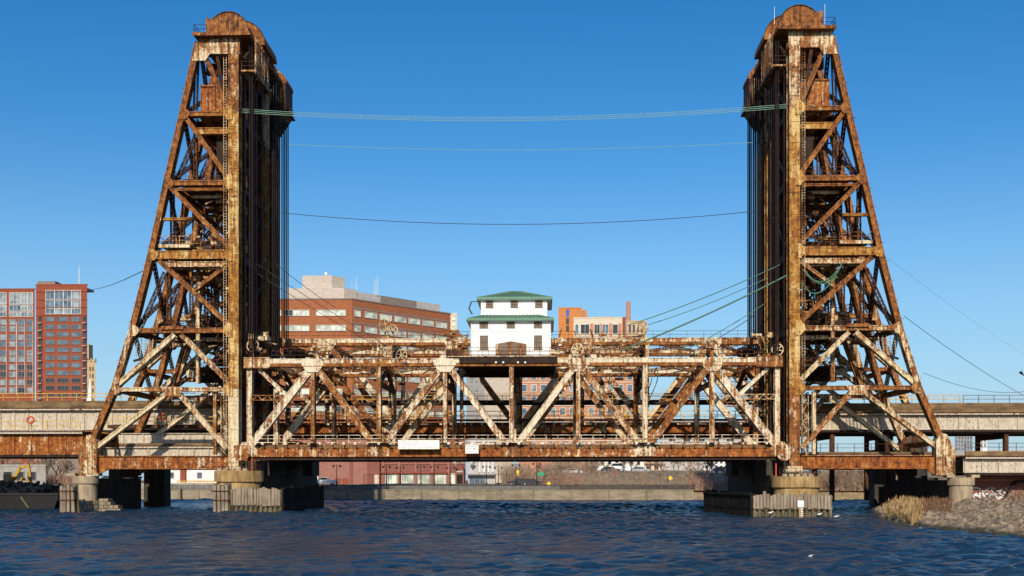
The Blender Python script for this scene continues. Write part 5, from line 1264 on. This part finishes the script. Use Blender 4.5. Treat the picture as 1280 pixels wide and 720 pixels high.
# red brick wall with graffiti on the right
Yg = 4.6; x0, x1 = UX(1212,Yg), UX(1400,Yg)
R = thing('brick_abutment', 'red brick abutment with graffiti under the right approach', 'wall', ((x0+x1)/2, Yg, .8)); zt_ = UZ(640,594,Yg)
part('wall', MB().box(x0, x1, Yg, Yg+1, .4, zt_), 'brick_hall_dark', R); part('coping', MB().box(x0, x1, Yg-.12, Yg, UZ(640,600.5,Yg), UZ(640,599.5,Yg)), 'brick_salmon', R)
gr = random.Random(8); cols = ['panel_white','black_metal','panel_pale','sign_ink','panel_white','panel_grey']
for j in range(42):
    px = gr.uniform(1217,1262); py = gr.uniform(611,624); q = U(px,py,Yg-.01-.0006*j); mb = MB(); a0 = gr.uniform(0,6.28); r = gr.uniform(.15,.6); pts = [q+Vector((r*1.3*math.cos(a0+k*.5), 0, min(r,.45)*math.sin(a0+k*.5))) for k in range(gr.randint(3,8))]
    for a, c in zip(pts[:-1], pts[1:]): mb.bar(a, c, .2, .008)
    part('graffiti', mb, cols[j%6], R)
mb = MB(); q0, q1 = U(1262,600,9), U(1290,600,9); part('ramp_truss', MB().built(U(1257,622,3.6), U(1269,602,3.6), .3, .3).built(U(1269,602,3.6), U(1300,600,3.6), .3, .3), 'steel_black', R)

# ================================================================ bare trees and scrub
plain('bark', (.13,.095,.075), .9, .35, 2); plain('twig', (.33,.235,.165), .9, .35, .5); plain('twig_red', (.36,.21,.14), .9, .35, .5)
def bare_tree(seed, h):
    rg = random.Random(seed); tr = MB(); cr = MB()
    def grow(p, d, L, r, lev):
        q = p+d*L; (tr if lev < 2 else cr).tube(p, q, max(r,.035), max(r*.62,.028), 5 if lev < 2 else 3, cap=False)
        if lev >= 5: return
        for k in range(3 if lev else 5):
            nd = (d+Vector((rg.gauss(0,.45), rg.gauss(0,.45), rg.gauss(.1,.25)))).normalized()
            grow(p+d*L*rg.uniform(.55,1.0), nd, L*rg.uniform(.55,.8), r*.55, lev+1)
    grow(Vector((0,0,0)), Vector((rg.gauss(0,.06),rg.gauss(0,.06),1)).normalized(), h*.30, h*.022, 0)
    return tr, cr
protos = []
def tree_at(px, Y, h, seed, label, group, tw='twig'):
    x = UX(px, Y); zg = float(hbank(x, Y))-.1; k = seed%5
    key = (k, tw)
    for kk, o in protos:
        if kk == key: return copy_tree(o, (x, Y, zg), label, group, rotz=seed*1.7, scale=h/8.0)
    R = thing('bare_tree', label, 'tree', (x, Y, zg), group); a, c = bare_tree(100+k, 8.0)
    ORIG[R.name] = Vector((0,0,0)); part('trunk', a, 'bark', R); part('crown', c, tw, R); ORIG[R.name] = Vector((x,Y,zg)); R.scale = (h/8.0,)*3; protos.append((key, R)); return R
rt = random.Random(12)
for i in range(46):
    px = 640+i*10.6+rt.uniform(-4,4); Y = rt.uniform(108, 175); hh_ = rt.uniform(4.2, 7.5); wh_ = next(n_ for lim, n_ in ((690,'behind the dark cars'),(735,'left of the white block'),(770,'before the left half of the white block'),(806,'before the right half of the white block'),(830,'before the tan house'),(880,'between the tan house and the pale flats'),(935,'before the pale flats'),(985,'behind the right river pier'),(1200,'right of the right river pier')) if px < lim)
    tree_at(px, Y, hh_, i, ('tall ' if hh_ > 6.4 else 'mid sized ' if hh_ > 5.3 else 'low ')+('grey brown' if i % 3 else 'reddish')+' leafless tree '+wh_, 'bare trees on the far bank', 'twig' if i % 3 else 'twig_red')
for i in range(10):
    tree_at(6+i*9+rt.uniform(-3,3), rt.uniform(165,190), rt.uniform(9,13), i+3, ORD[i]+' leafless tree from the left behind the far left sheds', 'bare trees at the far left')
for i, px in enumerate((1050,1062,1074,1088,1096,1106,1118)):
    tree_at(px, 88+i*2, rt.uniform(6,9), i, ORD[i]+' leafless tree from the left under the right tower girder', 'bare trees under the right tower', 'twig_red')
def scrub(px0, px1, Ya, Yb, n, h0, h1, mat, seed, label, ground=None):
    rg = random.Random(seed); mb = MB(); xa, xb = UX(px0,Ya), UX(px1,Ya)
    for j in range(n):
        Y = rg.uniform(Ya,Yb); px = rg.uniform(px0,px1); x = UX(px,Y); zg = float(hbank(x,Y)) if ground is None else ground(x,Y); h = rg.uniform(h0,h1)*(1+.4*math.sin(px*.11)+.25*math.sin(px*.37+Y))
        a = rg.uniform(0,6.28); u = Vector((math.cos(a),math.sin(a),0))*rg.uniform(.03,.07); c = Vector((x,Y,zg-.1)); tp = Vector((rg.gauss(0,.35)*h, rg.gauss(0,.35)*h, h))
        mb.add([c-u, c+u, c+tp], [(0,1,2)])
        for k in range(3):
            f = rg.uniform(.3,.85); q = c+tp*f; t2 = q+Vector((rg.gauss(0,.3)*h, rg.gauss(0,.3)*h, rg.uniform(.1,.45)*h)); mb.add([q-u*.7, q+u*.7, t2], [(0,1,2)])
    o = struct('scrub', mb, mat, kind='stuff'); tag(o, label, 'scrub')
scrub(628, 745, 138, 160, 2600, 2.0, 4.4, 'twig', 6, 'dense brown thicket of saplings in front of the salmon housing')
scrub(640, 730, 106, 120, 1800, .8, 2.0, 'twig_red', 7, 'low reddish brush around the parked dark cars')
scrub(690, 1110, 93, 135, 3600, .5, 1.7, 'twig', 1, 'brown leafless scrub covering the far bank below the trees')
scrub(860, 1112, 86, 112, 3600, .8, 2.3, 'twig_red', 2, 'reddish brown thicket on the far bank near the right pier')
scrub(1040, 1115, 84.5, 96, 2500, 2.0, 4.5, 'twig', 3, 'tall brown thicket seen under the right tower girder')
scrub(1258, 1300, 1.5, 4, 300, .5, 1.3, 'twig', 4, 'dark brush in front of the brick abutment', ground=lambda x,y: nb_h(x,y))
scrub(-20, 100, 165, 200, 2500, 1.0, 2.5, 'twig_red', 5, 'brown scrub on the rise behind the barge')
# ================================================================ street furniture, vehicles
plain('car_white', (.75,.75,.75), .3, .05, 1, .5); plain('car_dark', (.03,.035,.045), .3, .1, 1, .5); plain('car_silver', (.35,.36,.38), .3, .05, 1, .5); plain('car_blue', (.05,.09,.2), .3, .05, 1, .5); plain('tyre', (.015,.015,.015), .8, .2, 3)
plain('machine_yellow', (.46,.27,.03), .5, .2, 2); plain('hull_black', (.006,.006,.007), .6, .3, 1); plain('sign_yellow', (.70,.50,.03), .5, .05, 2); plain('sign_green', (.02,.30,.14), .5, .05, 2); plain('scrap_grey', (.12,.13,.15), .6, .6, 1.2); plain('gull_white', (.78,.77,.74), .8, .05, 3); plain('gull_grey', (.35,.36,.38), .8, .1, 3)
def lamp(px, Y, ptop, label):
    x = UX(px,Y); zg = float(hbank(x,Y)); zt_ = UZ(640,ptop,Y); R = thing('street_lamp', label, 'street lamp', (x,Y,zg), 'promenade lamps')
    part('pole', MB().tube((x,Y,zg), (x,Y,zt_), .1, .07, 6), 'black_metal', R); part('base', MB().tube((x,Y,zg), (x,Y,zg+.7), .2, .16, 8), 'black_metal', R)
    part('arm', MB().bar((x-.8,Y,zt_-.1), (x+.8,Y,zt_-.1), .08, .08), 'black_metal', R)
    for s in (-.75,.75): part('lantern', MB().tube((x+s,Y,zt_-.05), (x+s,Y,zt_-.5), .1, .26, 8), 'black_metal', R)
for i, (px, ptop) in enumerate(((421,581),(483,582),(500,583),(526,582),(543,582),(563,583),(608,582),(623,583),(645,580),(671,578))):
    lamp(px, 99, ptop, 'black twin lamp post on the promenade, number '+str(i+1)+' from the left river pier' if False else ['black twin lamp post beside the white pickup','black twin lamp post left of the brick hall windows','black twin lamp post at the first hall window','black twin lamp post at the third hall window','black twin lamp post at the fourth hall window','black twin lamp post left of the brick porch','black twin lamp post in front of the white fins','black twin lamp post at the end of the grey building','black twin lamp post at the start of the bare trees','black twin lamp post beside the green road sign'][i])
def car(px, Y, label, mat, L=4.6, hh=1.5, pickup=False, z=None, flip=1):
    x = UX(px,Y); zg = float(hbank(x,Y))+.03 if z is None else z; R = thing('parked_car', label, 'car', (x,Y,zg), 'vehicles on the far bank')
    w2 = .9
    def prof(pts, ya, yb): 
        pl = [(x+flip*a*L/4.6, zg+c*hh/1.5) for a, c in pts]; return MB().prism(pl if flip > 0 else pl[::-1], ya, yb)
    body = [(-2.3,.35),(2.3,.35),(2.35,.75),(2.2,.95),(1.2,1.0),(-2.25,1.0),(-2.32,.7)]
    part('body', prof(body, Y-w2, Y+w2), mat, R)
    cab = [(1.25,1.0),(.6,1.48),(-.5,1.5),(-.75,1.0)] if pickup else [(1.3,1.0),(.6,1.48),(-1.4,1.5),(-2.15,1.0)]
    part('cabin', prof(cab, Y-w2+.1, Y+w2-.1), mat, R)
    cw = [(1.05,1.03),(.55,1.4),(-.45,1.42),(-.6,1.03)] if pickup else [(1.1,1.03),(.55,1.4),(-1.3,1.42),(-1.85,1.03)]
    part('side_window', prof(cw, Y-w2+.085, Y-w2+.098), 'glass_dark', R)
    for sx in (-1.4,1.4):
        for yy in (Y-w2+.1, Y+w2-.1):
            wh = part('wheel', MB().tube((x+sx*L/4.6,yy-.11,zg+.34), (x+sx*L/4.6,yy+.11,zg+.34), .34, n=12), 'tyre', R); part('rim', MB().tube((x+sx*L/4.6,yy-.125,zg+.34), (x+sx*L/4.6,yy-.112,zg+.34), .2, n=8), 'car_silver', wh)
    part('headlight', MB().box(x+flip*2.28*L/4.6-.04, x+flip*2.28*L/4.6+.06, Y-w2+.05, Y-w2+.4, zg+.7, zg+.85), 'white_paint', R)
car(406, 101.5, 'white pickup truck parked behind the left river pier', 'car_white', 5.4, 1.8, True, flip=-1)
car(386, 106, 'white van like car parked left of the white pickup', 'car_white', 4.8, 2.0)
car(648, 103, 'dark car near the end of the promenade wall', 'car_dark', flip=-1); car(664, 104, 'dark car parked behind the first yellow sign', 'car_dark'); car(763, 137, 'dark car on the bank road below the white block', 'car_dark'); car(773, 138, 'white box van on the bank road below the white block', 'car_white', 5.0, 2.4)
for i, (px, m_) in enumerate(((903,'car_blue'),(913,'car_silver'),(921,'car_white'),(929,'car_dark'),(716,'car_white'),(800,'car_silver'))):
    car(px, 141+i*.3, ['blue car parked left of the right river pier','silver car parked beside the blue one','white car parked beside the silver one','dark car half hidden by the right pier','small white car among the scrub near the yellow diamond','silver car on the bank below the tan house'][i], m_)
car(140, 120, 'blue truck body behind the timber pile cluster', 'car_blue', 5.5, 2.2); 
def road_sign(px, py, Y, label, mat, w_, h_, diamond=False):
    q = U(px,py,Y); zg = float(hbank(q.x,Y)); R = thing('road_sign', label, 'road sign', (q.x,Y,zg))
    part('post', MB().box(q.x-.05, q.x+.05, Y+.03, Y+.11, zg, q.z+h_*.4), 'car_silver', R)
    pl = [(q.x-w_/2,q.z),(q.x,q.z-h_/2),(q.x+w_/2,q.z),(q.x,q.z+h_/2)] if diamond else [(q.x-w_/2,q.z-h_/2),(q.x+w_/2,q.z-h_/2),(q.x+w_/2,q.z+h_/2),(q.x-w_/2,q.z+h_/2)]
    part('plate', MB().prism(pl, Y-.03, Y+.02), mat, R)
road_sign(686, 604.5, 96, 'yellow diamond road sign at the end of the parapet', 'sign_yellow', 1.0, 1.0, True); road_sign(838, 597.5, 110, 'yellow diamond road sign in the scrub right of centre', 'sign_yellow', 1.1, 1.1, True); road_sign(676, 592.5, 105, 'green road sign above the dark cars', 'sign_green', 1.5, .7)
road_sign(647, 591, 103, 'small yellow sign beside the last tall fence', 'sign_yellow', .6, 1.2)
# yellow site barriers on the left far bank
for i in range(9):
    px = 224+i*5.6; Y = 112; x = UX(px,Y); zg = float(hbank(x,Y)); mb = MB()
    for s in (-.35,.35): mb.box(x+s-.06, x+s+.06, Y-.06, Y+.06, zg, zg+1.1)
    mb.box(x-.45, x+.45, Y-.08, Y+.08, zg+.8, zg+1.05); mb.box(x-.4, x+.4, Y-.07, Y+.07, zg+.4, zg+.55)
    solo('barrier', mb, 'yellow_paint', ORD[i]+' yellow barrier from the left in the row under the left tower girder', 'barrier', group='yellow barriers on the far bank')
x = UX(226,84); solo('mooring_bollard', MB().tube((x,83.2,0), (x,83.2,2.3), .35, .25, 8).tube((x,83.2,2.3), (x,83.2,2.6), .36, .3, 8), 'timber_grey', 'lone mooring pile standing at the quay between the left piers', 'mooring pile')

# ================================================================ barge with scrap and excavators
Yb = 10.0; xa, xb = UX(-60,Yb), UX(73,Yb)
R = thing('barge', 'black scrap barge moored left of the tower', 'barge', ((xa+xb)/2, Yb+4, -.5))
zt_ = UZ(640,616,Yb)
part('hull', MB().prism([(xa,-.5),(xb-.8,-.5),(xb,zt_-.5),(xb,zt_),(xa,zt_)], Yb, Yb+9), 'hull_black', R)
part('rub_rail', MB().box(xa, xb+.05, Yb-.12, Yb-.005, zt_-.35, zt_-.1), 'black_metal', R); part('timber', MB().bar(U(26,621,Yb-.2), U(36,635,Yb-.2), .22, .1), 'timber_wet', R)
mb = MB(); rr = random.Random(4)
for j in range(520):
    x = rr.uniform(xa, xb-2.5); f = (x-xa)/(xb-xa); yy = rr.uniform(Yb+.6,Yb+8); top = 1.5*(1-.55*f)*(1-abs((yy-Yb-4.5)/5)**2)+.2
    c = Vector((x,yy,zt_+rr.uniform(0,max(.1,top)))); s = rr.uniform(.15,.55); mb.frame(c, Vector((1,rr.gauss(0,.6),rr.gauss(0,.5))).normalized(), Vector((0,1,rr.gauss(0,.3))).normalized(), Vector((rr.gauss(0,.3),0,1)).normalized(), s*1.3, s*.6, s*.2)
o = part('scrap_heap', mb, 'scrap_grey', R, kind='stuff')
def excavator(px, Y, zb, s, label, flip):
    x = UX(px,Y); R = thing('excavator', label, 'excavator', (x,Y,zb)); g = lambda a: x+flip*a*s
    for yy in (Y-1.1*s, Y+1.1*s): part('track', MB().prism([(g(a)*1.0, zb+c*s) for a, c in ((-1.8,.1),(-1.5,0),(1.5,0),(1.8,.1),(1.9,.45),(1.5,.8),(-1.5,.8),(-1.9,.45))][::flip], yy-.3*s, yy+.3*s), 'tyre', R)
    part('body', MB().prism([(g(a), zb+c*s) for a, c in ((-2.2,.95),(1.3,.95),(1.3,1.5),(.2,1.9),(-2.0,1.9),(-2.3,1.5))][::flip], Y-1.2*s, Y+1.2*s), 'machine_yellow', R)
    cb = part('cab', MB().prism([(g(a), zb+c*s) for a, c in ((.2,1.5),(1.5,1.0),(1.55,2.0),(1.1,2.9),(.1,2.9))][::flip], Y-1.15*s, Y-.1*s), 'machine_yellow', R)
    part('cab_window', MB().prism([(g(a), zb+c*s) for a, c in ((.35,1.75),(1.35,1.6),(1.4,2.0),(1.05,2.75),(.3,2.75))][::flip], Y-1.18*s, Y-1.155*s), 'glass_dark', cb)
    part('boom', MB().bar((g(1.0),Y+.3*s,zb+1.5*s), (g(2.6),Y+.3*s,zb+4.2*s), .5*s, .4*s).bar((g(2.5),Y+.3*s,zb+4.15*s), (g(4.2),Y+.3*s,zb+4.6*s), .45*s, .4*s), 'machine_yellow', R)
    part('stick', MB().bar((g(4.1),Y+.3*s,zb+4.6*s), (g(4.5),Y+.3*s,zb+1.6*s), .38*s, .35*s), 'machine_yellow', R)
    part('cylinder', MB().tube((g(1.3),Y+.3*s,zb+1.9*s), (g(2.4),Y+.3*s,zb+3.4*s), .1*s, n=6), 'car_silver', R)
    part('bucket', MB().prism([(g(a), zb+c*s) for a, c in ((4.1,1.6),(4.8,1.5),(4.9,.7),(4.3,.3),(3.7,.6),(4.2,.9))][::flip], Y-.2*s, Y+.8*s), 'black_metal', R)
excavator(7, 24, 2.4, .82, 'yellow excavator with raised boom behind the barge', 1)
excavator(47, 26, 1.4, .62, 'smaller dark windowed excavator right of the large one', -1)
mb = MB().prism([(UX(-70,24),-.5),(UX(70,24),-.5),(UX(70,24),1.4),(UX(20,24),1.45),(UX(18,24),2.38),(UX(-70,24),2.38)], 20.5, 30); solo('work_barge', mb, 'hull_black', 'dark work barge carrying the excavators', 'barge')

# ================================================================ gulls
def gull(q, label, s=1.0, fly=False):
    R = thing('gull', label, 'bird', q, 'gulls'); q = Vector(q)
    body = MB(); rings = [(-.32,.02,.06),(-.2,.09,.05),(0,.12,.04),(.15,.1,.06),(.24,.05,.14),(.30,.065,.19),(.36,.05,.19),(.44,.008,.17)]; n = 8; vs = []; fs = []
    for a, r, zz in rings:
        for k in range(n): vs.append(q+Vector((a*s, r*s*math.cos(k*.785), (zz+.08+r*math.sin(k*.785))*s)))
    for i in range(len(rings)-1):
        for k in range(n): fs.append((i*n+k, i*n+(k+1)%n, (i+1)*n+(k+1)%n, (i+1)*n+k))
    part('body', body.add(vs, fs), 'gull_white', R, smooth=True)
    w_ = MB()
    for sg in (-1,1):
        b0 = q+Vector((.1*s, sg*.1*s, .16*s))
        if fly: w_.add([b0, b0+Vector((-.2*s,0,0)), b0+Vector((-.3*s,sg*.5*s,.2*s)), b0+Vector((-.1*s,sg*.5*s,.22*s)), b0+Vector((-.45*s,sg*1.0*s,.1*s))], [(0,1,2,3),(3,2,4)])
        else: w_.add([b0, b0+Vector((-.15*s,sg*.03*s,-.06*s)), b0+Vector((-.5*s,-sg*.06*s,.0)), b0+Vector((-.2*s,sg*.01*s,.06*s))], [(0,1,2,3)])
    part('wing', w_, 'gull_grey', R)
names = ['gull floating near the lower left corner','gull floating in front of the left river pier','gull on the water below the right river pier','gull on the water right of centre near the bottom','gull floating left of the near bank','gull on the dark water below the sign','gull on the distant blue water under the span','gull on the stones of the near bank']
for nm, (px, py, zz) in zip(names, ((6,646,0),(357,660,0),(1030,669,0),(1013,696,0),(971,694,0),(552,650,0),(586,630,0),(1150,661,.15))):
    gull(UG(px,py,zz), nm, .34 if py > 640 else .8)
for nm, px, py in (('gull perched at the left foot of the right fender',963,642),('gull perched at the right of the fender face',1024,644),('gull at the right end of the fender',1045,648)):
    q = U(px,py,-19.4); gull((q.x,q.y,max(.0,q.z)), nm, .8)
q = U(1273,466,30); R = solo('crow', MB().add([q, q+Vector((.9,0,-.5)), q+Vector((.6,.5,-.1)), q+Vector((.2,-.6,.25)), q+Vector((1.1,.1,-.7))], [(0,2,1),(0,1,3),(1,2,4),(1,4,3)]), 'black_metal', 'dark bird flying at the far right edge of the sky', 'bird')
print('objects', len(bpy.data.objects), 'tris', sum(len(o.data.polygons) for o in bpy.data.objects if o.type == 'MESH')*2)
